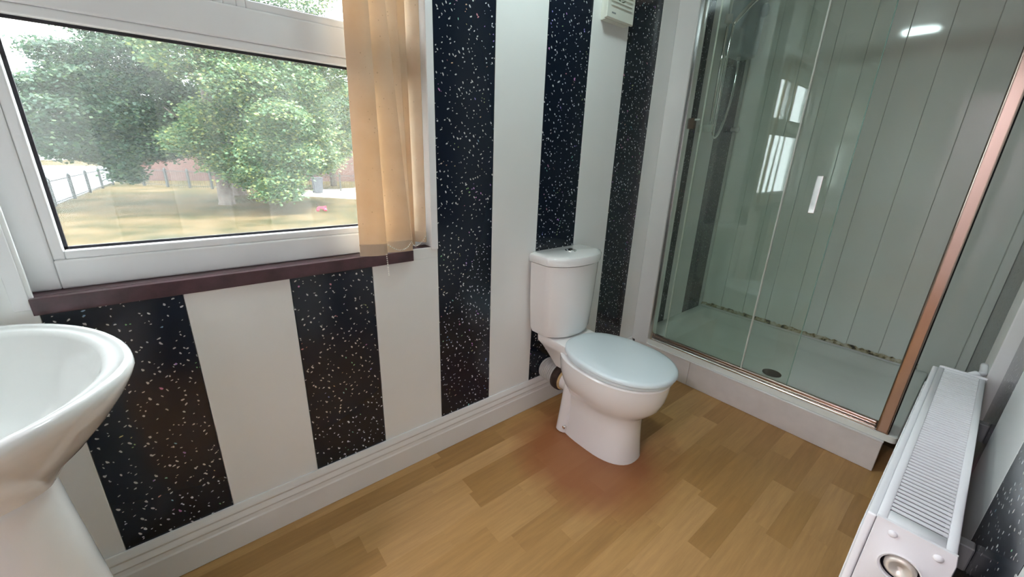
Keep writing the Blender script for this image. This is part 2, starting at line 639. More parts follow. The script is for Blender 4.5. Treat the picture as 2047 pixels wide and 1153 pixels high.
# ------------------------------------------------------------------ floor
floor = box('floor', (XL - 0.05, YR - 0.05, -0.06), (XR + 0.05, YW + 0.02, -0.004), 'subfloor')
struct(floor, 'wood-effect laminate floor of short staggered beech strips', 'floor')
pm = bmesh.new()
bm_box(pm, (-0.5, -0.5, -0.5), (0.5, 0.5, 0.5))
plank_me = bpy.data.meshes.new('plank')
pm.to_mesh(plank_me)
pm.free()
plank_me.materials.append(MATS['beech_laminate'])
W_ = 0.0780
y_top = -0.443 + W_ * 6
k = 0
yy = y_top
while yy > YR:
    y0, y1 = yy - W_, min(yy, -0.001)
    y0 = max(y0, YR)
    if y1 > y0 + 0.005:
        x = XL - random.uniform(0.0, 0.35)
        while x < XR:
            ln = random.choice((0.28, 0.34, 0.41, 0.47, 0.36))
            xa, xb = max(x, XL), min(x + ln, XR)
            if xb - xa > 0.01 and not (xa > 2.2):
                o = bpy.data.objects.new('plank', plank_me)
                COL.objects.link(o)
                o.scale = (xb - xa - 0.0001, y1 - y0 - 0.0001, 0.004)
                o.location = ((xa + xb) / 2, (y0 + y1) / 2, -0.002)
                o.parent = floor
            x += ln
    yy -= W_

# ------------------------------------------------------------------ walls
WX0, WX1, WZ0, WZ1 = -0.293, 0.700, 0.905, 1.96     # window opening
bm = bmesh.new()
bm_box(bm, (XL - 0.05, 0.008, -0.06), (WX0, 0.13, ZC))
bm_box(bm, (WX1, 0.008, -0.06), (XR + 0.05, 0.13, ZC))
bm_box(bm, (WX0, 0.008, -0.06), (WX1, 0.13, 0.868))
bm_box(bm, (WX0, 0.008, WZ1), (WX1, 0.13, ZC))
wall_w = from_bm('wall_window', bm, 'plaster')
struct(wall_w, 'window wall clad in alternating black glitter and gloss white vertical panels', 'wall')

def wpanel(name, mat, boxes, parent):
    bm = bmesh.new()
    for lo, hi in boxes:
        bm_box(bm, lo, hi, 0.0008, 1)
    return from_bm(name, bm, mat, parent)

for k in range(-3, 13):
    xa, xb = E0 + PITCH * k, E0 + PITCH * (k + 1)
    xa, xb = max(xa, XL), min(xb, XR)
    if xb - xa < 0.01:
        continue
    mat = 'white_panel' if k % 2 == 0 else 'black_glitter'
    a, b_ = xa + 0.0006, xb - 0.0006
    P = []
    Y0, Y1 = 0.0, 0.0079
    if b_ <= WX0 + 0.02 or a >= WX1 + 0.01:
        P = [((a, Y0, 0), (b_, Y1, ZC))]
    elif k == 2:      # panel cut around the end of the sill
        P = [((a, Y0, 0), (b_, Y1, 0.8675)), ((0.6185, Y0, 0.8675), (b_, Y1, 0.906)), ((a, Y0, WZ1), (b_, Y1, ZC))]
    else:
        P = [((a, Y0, 0), (b_, Y1, 0.8675)), ((a, Y0, WZ1), (b_, Y1, ZC))]
    wpanel('wall_panel', mat, P, wall_w)

wall_s = box('wall_shower', (XR + 0.008, -1.47, -0.06), (XR + 0.09, 0.13, ZC), 'plaster')
struct(wall_s, 'pale grey-green grooved panel wall at the back of the shower', 'wall')
ys = [-1.356] + [-1.054 + 0.152 * i for i in range(-1, 7)] + [-0.001]
ys = sorted(set([round(v, 4) for v in ys if v <= -0.0005]))
for a, b_ in zip(ys[:-1], ys[1:]):
    if b_ - a < 0.02:
        continue
    o = box('wall_board', (XR, a + 0.0007, 0.0), (XR + 0.0079, b_ - 0.0007, ZC), 'shower_panel', wall_s, 0.0018, 1)
box('corner_bead', (XR - 0.006, -1.394, 0.0), (XR + 0.0079, -1.3573, ZC), 'shower_panel', wall_s, 0.002, 1)

wall_r = box('wall_radiator', (XL - 0.05, YR - 0.10, -0.06), (XR + 0.0079, YR - 0.008, ZC), 'plaster')
struct(wall_r, 'panelled wall behind the radiator in black glitter and white', 'wall')
edges_r = [(XL, -0.25, 'w'), (-0.25, 0.0, 'b'), (0.0, 0.25, 'w'), (0.25, 0.44, 'b'), (0.44, 0.68, 'w'), (0.68, 1.02, 'b'), (1.02, 1.40, 'w'), (1.40, 1.69, 'b')]
for a, b_, c in edges_r:
    wpanel('wall_panel', 'white_panel' if c == 'w' else 'black_glitter', [((a + 0.0006, YR - 0.0079, 0), (b_ - 0.0006, YR, ZC))], wall_r)
wpanel('wall_panel', 'black_glitter', [((1.985, YR - 0.0079, 0), (XR - 0.001, -1.3945, ZC))], wall_r)
pc = struct(box('trim_1', (1.692, YR - 0.007, 0), (1.983, -1.392, ZC), 'gloss_white', None, 0.003, 2), 'white boxed-in pipe casing beside the radiator', 'trim')

DY0, DY1, DZ = -1.375, -0.700, 2.02       # unseen doorway added in the left wall to let fill light in
bm = bmesh.new()
bm_box(bm, (XL - 0.06, DY1, -0.06), (XL, 0.0075, ZC))
bm_box(bm, (XL - 0.06, YR - 0.05, -0.06), (XL, DY0, ZC))
bm_box(bm, (XL - 0.06, DY0, DZ), (XL, DY1, ZC))
wall_l = from_bm('wall_left', bm, 'white_panel')
struct(wall_l, 'white panelled wall behind the basin', 'wall')
door_f = struct_root('door_added_1', 'white painted frame of the doorway added for fill light', 'doorway', (XL, -1.04, 0))
box('door_jamb', (XL - 0.075, DY0, 0.0), (XL + 0.012, DY0 + 0.022, DZ), 'gloss_white', door_f, 0.002, 1)
box('door_jamb', (XL - 0.075, DY1 - 0.022, 0.0), (XL + 0.012, DY1, DZ), 'gloss_white', door_f, 0.002, 1)
box('door_head', (XL - 0.075, DY0 + 0.022, DZ - 0.022), (XL + 0.012, DY1 - 0.022, DZ), 'gloss_white', door_f, 0.002, 1)
# unseen landing and lamp, added outside the doorway to light the room
LX0, LY0, LY1 = -2.05, -2.3, 0.1
struct(box('floor_added_landing', (LX0, LY0, -0.06), (XL - 0.0505, LY1, -0.001), 'landing_carpet'), 'brown floor of the landing added beyond the doorway', 'floor')
bm = bmesh.new()
bm_box(bm, (LX0 - 0.06, LY0 - 0.06, -0.06), (LX0, LY1 + 0.06, ZC))
bm_box(bm, (LX0, LY0 - 0.06, -0.06), (XL - 0.0605, LY0, ZC))
bm_box(bm, (LX0, LY1, -0.06), (XL - 0.0605, LY1 + 0.06, ZC))
bm_box(bm, (XL - 0.12, LY0, -0.06), (XL - 0.0605, YR - 0.05, ZC))
struct(from_bm('wall_added_landing', bm, 'landing_wall'), 'cream walls of the landing added beyond the doorway', 'wall')
struct(box('ceiling_added_landing', (LX0, LY0, ZC), (XL - 0.0605, LY1, ZC + 0.05), 'ceiling_white'), 'white ceiling of the added landing', 'ceiling')
ll = thing('landing_fill_lamp', (-1.25, -1.04, 2.35), 'round warm fill lamp added on the unseen landing', 'lamp')
lathe('lamp_base', (-1.25, -1.04, 2.3495), (0, 0, -1), [(0.001, 0), (0.150, 0), (0.150, 0.018), (0.001, 0.018)], 'gloss_white', ll, 28)
lathe('lamp_diffuser', (-1.25, -1.04, 2.331), (0, 0, -1), [(0.135, 0), (0.13, 0.012), (0.115, 0.026), (0.08, 0.040), (0.04, 0.047), (0.001, 0.049)], 'fill_glow', ll, 24)
ceil = box('ceiling', (XL - 0.06, YR - 0.10, ZC), (XR + 0.09, 0.13, ZC + 0.05), 'ceiling_white')
struct(ceil, 'plain white ceiling', 'ceiling')

# skirting board with stepped ogee profile
prof = [(-0.0005, 0.002), (-0.019, 0.002), (-0.019, 0.088), (-0.0165, 0.094), (-0.0150, 0.106), (-0.0165, 0.112), (-0.0150, 0.118), (-0.0115, 0.130), (-0.0130, 0.137), (-0.0115, 0.143), (-0.0075, 0.155), (-0.0060, 0.159), (-0.0005, 0.159)]
bb = loft('baseboard_window', [[(x, y, z) for y, z in prof] for x in (XL + 0.001, 2.104)], 'gloss_white', None, smooth=False)
struct(bb, 'white moulded skirting board under the striped panels', 'skirting')

# white filler return beside the shower screen
filler = box('trim_2', (2.106, -0.108, 0.150), (2.150, -0.0008, ZC - 0.001), 'gloss_white', None, 0.002, 1)
struct(filler, 'white upright filler panel between striped wall and shower screen', 'trim')

# ------------------------------------------------------------------ window
win = struct_root('window_1', 'white plastic framed window looking out on a tree and dry lawn', 'window', (0.2, 0.05, 0.905))
FY0, FY1 = 0.045, 0.115
def wf(name, lo, hi, mat='upvc', bev=0.006, seg=3):
    return auto_smooth(box(name, lo, hi, mat, win, bev, seg), 50)
ZT0, ZT1 = 1.490, 1.566       # transom
FL, FR_ = WX0 + 0.052, WX1 - 0.052
wf('frame_jamb', (WX0, FY0, 0.906), (FL, FY1, WZ1))
wf('frame_jamb', (FR_, FY0, 0.906), (WX1, FY1, WZ1))
wf('frame_rail', (FL, FY0, 0.906), (FR_, FY1, 0.974))
wf('frame_rail', (FL, FY0, WZ1 - 0.065), (FR_, FY1, WZ1))
wf('transom', (FL, FY0, ZT0), (FR_, FY1, ZT1))
MX = 0.188
wf('mullion', (MX - 0.014, FY0 + 0.004, ZT1), (MX + 0.014, FY1, WZ1 - 0.065))
def glazed(x0, x1, z0, z1):
    bw = 0.020
    y0, y1 = FY0 + 0.004, FY0 + 0.026
    wf('glazing_bead', (x0, y0, z0), (x0 + bw, y1, z1), bev=0.005)
    wf('glazing_bead', (x1 - bw, y0, z0), (x1, y1, z1), bev=0.005)
    wf('glazing_bead', (x0 + bw, y0, z0), (x1 - bw, y1, z0 + bw), bev=0.005)
    wf('glazing_bead', (x0 + bw, y0, z1 - bw), (x1 - bw, y1, z1), bev=0.005)
    gx0, gx1, gz0, gz1 = x0 + bw, x1 - bw, z0 + bw, z1 - bw
    bm = bmesh.new()
    t = 0.006
    bm_box(bm, (gx0 - 0.002, y1 + 0.0, gz0), (gx0 + t, y1 + 0.006, gz1))
    bm_box(bm, (gx1 - t, y1 + 0.0, gz0), (gx1 + 0.002, y1 + 0.006, gz1))
    bm_box(bm, (gx0, y1 + 0.0, gz0 - 0.002), (gx1, y1 + 0.006, gz0 + t))
    bm_box(bm, (gx0, y1 + 0.0, gz1 - t), (gx1, y1 + 0.006, gz1 + 0.002))
    from_bm('gasket', bm, 'gasket', win)
    box('pane', (gx0 - 0.004, y1 + 0.007, gz0 - 0.004), (gx1 + 0.004, y1 + 0.011, gz1 + 0.004), 'window_glass', win)
    box('pane', (gx0 - 0.004, y1 + 0.025, gz0 - 0.004), (gx1 + 0.004, y1 + 0.029, gz1 + 0.004), 'window_glass', win)
glazed(FL, FR_, 0.974, ZT0)
glazed(FL, MX - 0.014, ZT1, WZ1 - 0.065)
glazed(MX + 0.014, FR_, ZT1, WZ1 - 0.065)
sill = box('window_sill', (-0.2855, -0.012, 0.8680), (0.6175, 0.0084, 0.9058), 'mahogany', win, 0.002, 2)
box('window_sill', (WX0 + 0.0005, 0.0085, 0.8685), (WX1 - 0.0005, 0.0750, 0.9058), 'mahogany', win, 0.0015, 1)
# white plastic angle around the right reveal
bm = bmesh.new()
bm_box(bm, (0.694, -0.0045, 0.898), (0.7205, -0.0002, WZ1), 0.001, 1)
bm_box(bm, (0.694, -0.0002, 0.907), (0.6985, 0.0445, WZ1), 0.0008, 1)
tr3 = from_bm('trim_3', bm, 'upvc')
struct(tr3, 'white plastic angle trim on the right window reveal', 'trim')
bm = bmesh.new()
bm_box(bm, (-0.312, -0.004, 0.880), (-0.2865, -0.0002, WZ1), 0.001, 1)
bm_box(bm, (-0.2925, -0.0002, 0.907), (-0.2885, 0.0445, WZ1), 0.0008, 1)
tr4 = from_bm('trim_4', bm, 'upvc')
struct(tr4, 'white plastic angle trim on the left window reveal', 'trim')

# ------------------------------------------------------------------ vertical blind
blind = thing('vertical_blind', (0.55, 0.01, 0.914), 'stained beige fabric vertical blind bunched at the right of the window', 'blind')
box('head_rail', (-0.25, -0.016, 1.985), (0.690, -0.0465, 2.030), 'upvc', blind, 0.004, 2)
def slat(tl, tr, bl, br, bow, pocket=True):
    """fabric strip between top edge tl-tr and bottom edge bl-br (x, y), bowed by `bow`"""
    nz, nx = 14, 8
    z0, z1 = bl[2], 1.985
    th = 0.0011
    front, back = [], []
    for j in range(nz + 1):
        t = j / nz
        L = Vector(bl).lerp(Vector(tl), t)
        R = Vector(br).lerp(Vector(tr), t)
        d = (R - L)
        nrm = Vector((d.y, -d.x, 0)).normalized()
        fr, bk = [], []
        for i in range(nx + 1):
            s = i / nx
            p = L.lerp(R, s) + nrm * bow * 4 * s * (1 - s)
            fr.append(p + nrm * th / 2)
            bk.append(p - nrm * th / 2)
        front.append(fr)
        back.append(bk)
    rings = [f + b[::-1] for f, b in zip(front, back)]
    s_ = loft('slat', rings, 'blind_fabric', blind, smooth=False)
    auto_smooth(s_, 50)
    if pocket:
        L, R = Vector(bl), Vector(br)
        d = (R - L)
        nrm = Vector((d.y, -d.x, 0)).normalized()
        fr = []
        for zz in (-0.001, 0.037):
            row = []
            for i in range(nx + 1):
                s = i / nx
                row.append(L.lerp(R, s) + nrm * (bow * 4 * s * (1 - s) + 0.0024) + Vector((0, 0, zz)))
            for i in range(nx, -1, -1):
                s = i / nx
                row.append(L.lerp(R, s) + nrm * (bow * 4 * s * (1 - s) - 0.0024) + Vector((0, 0, zz)))
            fr.append(row)
        loft('weight_pocket', fr, 'blind_fabric', s_, smooth=False)
    return s_
S1 = slat((0.440, -0.030, 1.985), (0.492, -0.055, 1.985), (0.424, -0.032, 0.916), (0.507, -0.050, 0.914), 0.008)
S2 = slat((0.470, -0.012, 1.985), (0.525, -0.046, 1.985), (0.515, -0.026, 0.9155), (0.604, -0.034, 0.914), 0.005)
S3 = slat((0.520, 0.026, 1.985), (0.585, -0.020, 1.985), (0.560, 0.026, 0.922), (0.612, -0.018, 0.922), 0.004)
S4 = slat((0.555, 0.036, 1.985), (0.632, 0.010, 1.985), (0.565, 0.036, 0.922), (0.636, 0.010, 0.922), -0.004)
S5 = slat((0.640, 0.034, 1.985), (0.672, -0.006, 1.985), (0.640, 0.034, 0.930), (0.672, -0.006, 0.930), 0.003)
def bead_chain(name, pts, n, r=0.0022):
    P = smooth_path(pts, 12)
    bm = bmesh.new()
    L = [0]
    for a, b_ in zip(P[:-1], P[1:]):
        L.append(L[-1] + (b_ - a).length)
    for i in range(n):
        d = L[-1] * i / (n - 1)
        j = max(q for q in range(len(L)) if L[q] <= d + 1e-9)
        j = min(j, len(P) - 2)
        f = (d - L[j]) / max(1e-9, L[j + 1] - L[j])
        p = P[j].lerp(P[j + 1], f)
        bmesh.ops.create_icosphere(bm, subdivisions=1, radius=r, matrix=Matrix.Translation(p))
    return from_bm(name, bm, 'bead_white', blind, True)
bead_chain('bead_chain', [(0.510, -0.056, 0.946), (0.530, -0.060, 0.931), (0.552, -0.060, 0.925), (0.575, -0.055, 0.930), (0.596, -0.044, 0.945)], 15)
bead_chain('bead_chain', [(0.596, -0.044, 0.945), (0.618, -0.030, 0.925), (0.650, -0.016, 0.935), (0.668, -0.008, 0.950)], 12)
bead_chain('control_chain', [(0.500, -0.058, 0.916), (0.502, -0.059, 0.88), (0.503, -0.060, 0.845)], 12)

# ------------------------------------------------------------------ toilet
TX = 1.338
toilet = thing('toilet', (TX, -0.38, 0), 'white close-coupled toilet with its lid down, against the striped wall', 'toilet')
def egg(xc, yb, yf, hw, z, n=40, nf=2.0, nb=2.6, wide=0.55):
    """plan outline: yb = back (towards wall), yf = front; wide = fraction of length from the back where widest"""
    ym = yb + (yf - yb) * wide
    pts = []
    for k in range(n):
        a = 2 * pi * k / n
        c, s = cos(a), sin(a)
        ex = nf if s >= 0 else nb
        xx = hw * (abs(c) ** (2 / ex)) * (1 if c >= 0 else -1)
        yy = (abs(s) ** (2 / ex)) * (1 if s >= 0 else -1)
        y = ym + yy * ((yf - ym) if yy >= 0 else (ym - yb))
        pts.append(Vector((xc + xx, y, z)))
    return pts
bm = bmesh.new()
loft_bm(bm, [
    egg(TX, -0.185, -0.575, 0.118, 0.000, nb=3.2, nf=2.4), egg(TX, -0.186, -0.573, 0.117, 0.010, nb=3.2, nf=2.4),
    egg(TX, -0.195, -0.566, 0.108, 0.080, nb=3, nf=2.4), egg(TX, -0.200, -0.562, 0.104, 0.150, nb=3, nf=2.3),
    egg(TX, -0.195, -0.565, 0.107, 0.205, nb=3, nf=2.2), egg(TX, -0.190, -0.582, 0.119, 0.226, nb=2.8, nf=2.1),
    egg(TX, -0.180, -0.606, 0.137, 0.248, nb=2.6), egg(TX, -0.170, -0.631, 0.156, 0.280, nb=2.5),
    egg(TX, -0.160, -0.645, 0.168, 0.320, nb=2.5), egg(TX, -0.155, -0.653, 0.175, 0.365, nb=2.5), egg(TX, -0.155, -0.655, 0.177, 0.396, nb=2.5),
    egg(TX, -0.160, -0.650, 0.172, 0.402, nb=2.5)])
# shelf that carries the cistern
def rrect(xc, y0, y1, hw, z, r=0.03, n=6):
    pts = []
    for cx, cy, a0 in ((xc + hw - r, y0 - r, 0), (xc - hw + r, y0 - r, 90), (xc - hw + r, y1 + r, 180), (xc + hw - r, y1 + r, 270)):
        for k in range(n):
            a = radians(a0 + 90 * k / (n - 1))
            pts.append(Vector((cx + r * cos(a), cy + r * sin(a), z)))
    return pts
loft_bm(bm, [rrect(TX, -0.10, -0.30, 0.060, 0.28), rrect(TX, -0.065, -0.30, 0.085, 0.345), rrect(TX, -0.045, -0.30, 0.105, 0.385),
             rrect(TX, -0.030, -0.30, 0.118, 0.405), rrect(TX, -0.030, -0.30, 0.120, 0.432), rrect(TX, -0.036, -0.19, 0.115, 0.440), rrect(TX, -0.05, -0.185, 0.10, 0.4405)])
# trapway ridge on both flanks and horizontal outlet
for s in (-1, 1):
    loft_bm(bm, tube_rings([(TX + s * 0.048, -0.240, 0.335), (TX + s * 0.056, -0.240, 0.27), (TX + s * 0.067, -0.238, 0.18), (TX + s * 0.080, -0.236, 0.09), (TX + s * 0.093, -0.234, 0.001)], [0.036, 0.040, 0.038, 0.036, 0.035], 14))
loft_bm(bm, tube_rings([(TX, -0.26, 0.205), (TX, -0.20, 0.197), (TX, -0.150, 0.192), (TX, -0.128, 0.190)], [0.050, 0.052, 0.051, 0.051], 20))
pan = from_bm('pan', bm, 'ceramic', toilet)
auto_smooth(pan, 38)
for s in (-1, 1):
    bc = lathe('bolt_cap', (TX + s * 0.1235, -0.262, 0.038), (s, 0, 0.05), [(0.0005, -0.010), (0.0085, -0.010), (0.0085, 0.0005), (0.006, 0.003), (0.0045, 0.002), (0.0005, 0.001)], 'chrome', None, 14)
    set_parent(bc, pan)
# cistern
def dring(hw, yb, ys_, yf, z, xc=TX, n=18, r=0.012):
    """flat back, short sides, bowed front"""
    pts = [Vector((xc + hw - r, yb, z)), Vector((xc - hw + r, yb, z)), Vector((xc - hw, yb - r, z)), Vector((xc - hw, ys_ + 0.018, z))]
    for k in range(n + 1):
        t = -1 + 2 * k / n
        y = yf + (ys_ - yf) * abs(t) ** 2.6
        pts.append(Vector((xc + hw * t * 0.99, y, z)))
    pts += [Vector((xc + hw, ys_ + 0.018, z)), Vector((xc + hw, yb - r, z))]
    return pts
cis = loft('cistern', [dring(0.118, -0.030, -0.11, -0.165, 0.4415), dring(0.142, -0.020, -0.120, -0.182, 0.452), dring(0.150, -0.015, -0.125, -0.190, 0.475), dring(0.160, -0.013, -0.13, -0.198, 0.62), dring(0.166, -0.013, -0.135, -0.204, 0.790)], 'ceramic', toilet)
auto_smooth(cis, 40)
lid = loft('cistern_lid', [dring(0.166, -0.013, -0.135, -0.203, 0.7915), dring(0.172, -0.009, -0.140, -0.210, 0.795), dring(0.174, -0.008, -0.142, -0.212, 0.820), dring(0.170, -0.012, -0.138, -0.208, 0.829), dring(0.155, -0.022, -0.125, -0.192, 0.8345)], 'ceramic', toilet)
auto_smooth(lid, 45)
fb = lathe('flush_button', (TX + 0.012, -0.095, 0.8345), (0, 0, 1), [(0.026, -0.003), (0.026, 0.003), (0.022, 0.0045), (0.021, 0.003), (0.001, 0.003)], 'chrome', None, 24)
set_parent(fb, lid)
for s in (-1, 1):
    hb = box('button_half', (TX + 0.012 + s * 0.001, -0.112, 0.8377), (TX + 0.012 + s * 0.016, -0.078, 0.8405), 'chrome', None, 0.0025, 2)
    hb.parent = lid
    hb.matrix_parent_inverse = Matrix.Identity(4)
    hb.matrix_parent_inverse = Matrix.Translation(-Vector((0, 0, 0)))
# seat ring and lid
SX = TX + 0.010
def seat_egg(d, z):
    return egg(SX, -0.172 - d, -0.668 + d, 0.187 - d, z, n=56, nf=2.05, nb=2.45, wide=0.56)
st = loft('seat', [seat_egg(0.016, 0.4035), seat_egg(0.009, 0.407), seat_egg(0.008, 0.418), seat_egg(0.012, 0.4215)], 'seat_plastic', toilet)
auto_smooth(st, 45)
ld = loft('seat_lid', [seat_egg(0.006, 0.4225), seat_egg(0.0, 0.426), seat_egg(0.0, 0.434), seat_egg(0.004, 0.4400), seat_egg(0.014, 0.4440), seat_egg(0.05, 0.4475), seat_egg(0.11, 0.4495), seat_egg(0.16, 0.450)], 'seat_plastic', toilet)
auto_smooth(ld, 50)
for s in (-1, 1):
    tube('hinge', [(SX + s * 0.075 - 0.016, -0.176, 0.4330), (SX + s * 0.075 + 0.016, -0.176, 0.4330)], 0.0075, 'seat_plastic', toilet, 12)

# soil connector
conn = thing('pan_connector', (TX, -0.07, 0.19), 'ribbed pale grey waste connector behind the toilet with a dark rubber collar', 'pipe')
pp = []
N = 7
pp.append((0.050, 0.0)); 
for i in range(N):
    o0 = 0.004 + i * 0.0105
    pp += [(0.0485, o0), (0.0565, o0 + 0.0025), (0.0565, o0 + 0.0065), (0.0485, o0 + 0.009)]
pp += [(0.050, 0.080), (0.0535, 0.082), (0.0535, 0.104), (0.0515, 0.106)]
rp = disc_rings((TX, -0.0012, 0.199), (0, -1, -0.06), pp, 28)
auto_smooth(loft('ribbed_pipe', rp, 'grey_plastic', conn), 35)
lathe('rubber_collar', (TX, -0.101, 0.1925), (0, -1, -0.05), [(0.0545, -0.006), (0.065, -0.004), (0.067, 0.012), (0.065, 0.028), (0.0525, 0.034)], 'rusty_rubber', conn, 28)
lathe('putty', (TX, -0.134, 0.191), (0, -1, -0.04), [(0.0535, 0.0), (0.058, 0.002), (0.0545, 0.010), (0.0525, 0.012)], 'old_putty', conn, 28)

# ------------------------------------------------------------------ basin
BX, BY = -0.347, -0.35
basin = thing('washbasin', (BX, BY, 0), 'white ceramic pedestal basin below the left end of the window', 'basin')
def bring(ax, ab, by, z, nf, nb, xo=0.0, n=64):
    pts = []
    for k in range(n):
        a = 2 * pi * k / n
        c, s = cos(a), sin(a)
        ex = nf if c >= 0 else nb
        x = (abs(c) ** (2 / ex)) * (ax if c >= 0 else -ab)
        y = (abs(s) ** (2 / ex)) * by * (1 if s >= 0 else -(0.80 - max(0, 0.835 - z) * 0.9))
        pts.append(Vector((BX + xo + x, BY + y, z)))
    return pts
def orng(sf, z, nf=1.72):
    return bring(0.235 * sf, 0.222 * min(1, sf * 1.05), 0.325 * sf, z, nf, 3.6)
bm = bmesh.new()
rings = [bring(0.075, 0.12, 0.085, 0.640, 2, 2.5), bring(0.095, 0.15, 0.12, 0.665, 2, 2.6), orng(0.50, 0.700, 1.9), orng(0.64, 0.730, 1.85), orng(0.79, 0.770, 1.8), orng(0.91, 0.808), orng(0.975, 0.835), orng(1.0, 0.850), orng(0.995, 0.860), orng(0.975, 0.8655), orng(0.945, 0.8645), orng(0.935, 0.8615),
         bring(0.205, 0.125, 0.290, 0.8605, 1.85, 2.2), bring(0.198, 0.118, 0.283, 0.859, 1.88, 2.2), bring(0.190, 0.11, 0.272, 0.852, 1.9, 2.2), bring(0.172, 0.098, 0.245, 0.815, 1.95, 2.1), bring(0.140, 0.082, 0.195, 0.765, 2, 2), bring(0.085, 0.055, 0.11, 0.728, 2, 2), bring(0.02, 0.02, 0.022, 0.719, 2, 2)]
loft_bm(bm, rings)
bowl = from_bm('bowl', bm, 'ceramic', basin)
auto_smooth(bowl, 60)
wst = lathe('waste_plug', (BX, BY, 0.7192), (0, 0, 1), [(0.021, -0.001), (0.021, 0.002), (0.015, 0.0035), (0.001, 0.003)], 'chrome', None, 20)
set_parent(wst, bowl)
PX = -0.328
def prg(rx, ry, z):
    return [Vector((PX + rx * cos(2 * pi * k / 40), BY + ry * sin(2 * pi * k / 40), z)) for k in range(40)]
ped = loft('pedestal', [prg(0.128, 0.135, 0.0), prg(0.125, 0.132, 0.02), prg(0.110, 0.118, 0.09), prg(0.101, 0.108, 0.22), prg(0.094, 0.100, 0.36), prg(0.085, 0.090, 0.50), prg(0.078, 0.082, 0.60), prg(0.075, 0.080, 0.66), prg(0.075, 0.082, 0.690)], 'ceramic', basin)
# pair of pillar taps at the wall side
for s in (-1, 1):
    tp = bmesh.new()
    loft_bm(tp, disc_rings((-0.535, BY + s * 0.095, 0.8655), (0, 0, 1), [(0.022, 0), (0.020, 0.008), (0.013, 0.012), (0.013, 0.055), (0.016, 0.058), (0.021, 0.062), (0.021, 0.085), (0.012, 0.092), (0.001, 0.094)], 20))
    loft_bm(tp, tube_rings(smooth_path([(-0.535, BY + s * 0.095, 0.905), (-0.49, BY + s * 0.09, 0.912), (-0.455, BY + s * 0.085, 0.908), (-0.44, BY + s * 0.083, 0.893)], 4), 0.0095, 12))
    auto_smooth(from_bm('tap', tp, 'chrome', basin), 40)

# ------------------------------------------------------------------ shower tray, plinth
plinth = thing('tray_plinth', (2.12, -0.7, 0), 'white painted board plinth under the front of the shower tray', 'plinth')
PYs = [-0.022, -0.392, -1.236]
for a, b_ in zip(PYs[:-1], PYs[1:]):
    bm = bmesh.new()
    bm_box(bm, (2.109, b_ + 0.001, 0.001), (2.127, a - 0.001, 0.1475), 0.0015, 1)
    from_bm('plinth_board', bm, 'plinth_white', plinth)
box('end_board', (2.1275, -1.235, 0.001), (2.150, -1.217, 0.1475), 'plinth_white', plinth, 0.0015, 1)
box('top_bead', (2.1065, -1.237, 0.1478), (2.1300, -0.022, 0.1560), 'gloss_white', plinth, 0.0015, 1)

tray = thing('shower_tray', (2.55, -0.63, 0.148), 'shallow white acrylic shower tray with grubby edges', 'shower tray')
TX0, TX1, TY0, TY1 = 2.1150, 3.0190, -1.272, -0.0015
bm = bmesh.new()
rings = []
def tr(d, z, r=0.02):
    x0, x1, y0, y1 = TX0 + d, TX1 - d, TY0 + d, TY1 - d
    pts = []
    for cx, cy, a0 in ((x1 - r, y1 - r, 0), (x0 + r, y1 - r, 90), (x0 + r, y0 + r, 180), (x1 - r, y0 + r, 270)):
        for k in range(5):
            a = radians(a0 + 90 * k / 4)
            pts.append(Vector((cx + r * cos(a), cy + r * sin(a), z)))
    return pts
loft_bm(bm, [tr(0.004, 0.1562), tr(0.0, 0.158), tr(0.0, 0.184), tr(0.004, 0.188), tr(0.050, 0.188, 0.04), tr(0.058, 0.185, 0.05), tr(0.075, 0.166, 0.06), tr(0.20, 0.163, 0.08)])
auto_smooth(from_bm('tray_body', bm, 'tray_white', tray), 40)
lathe('drain', (2.33, -0.735, 0.1642), (0, 0, 1), [(0.045, 0.0), (0.045, 0.003), (0.038, 0.005), (0.001, 0.0055)], 'dark_core', tray, 24)
# support frame under the tray
for yy_ in (-1.15, -0.65, -0.15):
    box('tray_foot', (2.30, yy_ - 0.03, 0.0), (2.36, yy_ + 0.03, 0.1535), 'dark_core', tray)
    box('tray_foot', (2.85, yy_ - 0.03, 0.0), (2.91, yy_ + 0.03, 0.1535), 'dark_core', tray)
# wall-side seal strips
bm = bmesh.new()
rnd = random.Random(3)
n = 80
for half in range(1):
    rings = []
    for i in range(n + 1):
        y = -0.002 - 1.222 * i / n
        j = rnd.uniform(-0.006, 0.006)
        h = 0.212 + j
        w = 0.014 + rnd.uniform(-0.002, 0.002)
        rings.append([Vector((XR - 0.0005, y, h)), Vector((XR - 0.003, y, h)), Vector((XR - w, y, 0.192)), Vector((XR - w - 0.006, y, 0.1885)), Vector((XR - 0.0005, y, 0.1885))])
    loft_bm(bm, rings)
seal = from_bm('seal_strip', bm, 'mouldy_seal', tray)
box('seal_trim', (XR - 0.034, -1.222, 0.1884), (XR - 0.0215, -0.01, 0.197), 'gloss_white', tray, 0.002, 1)

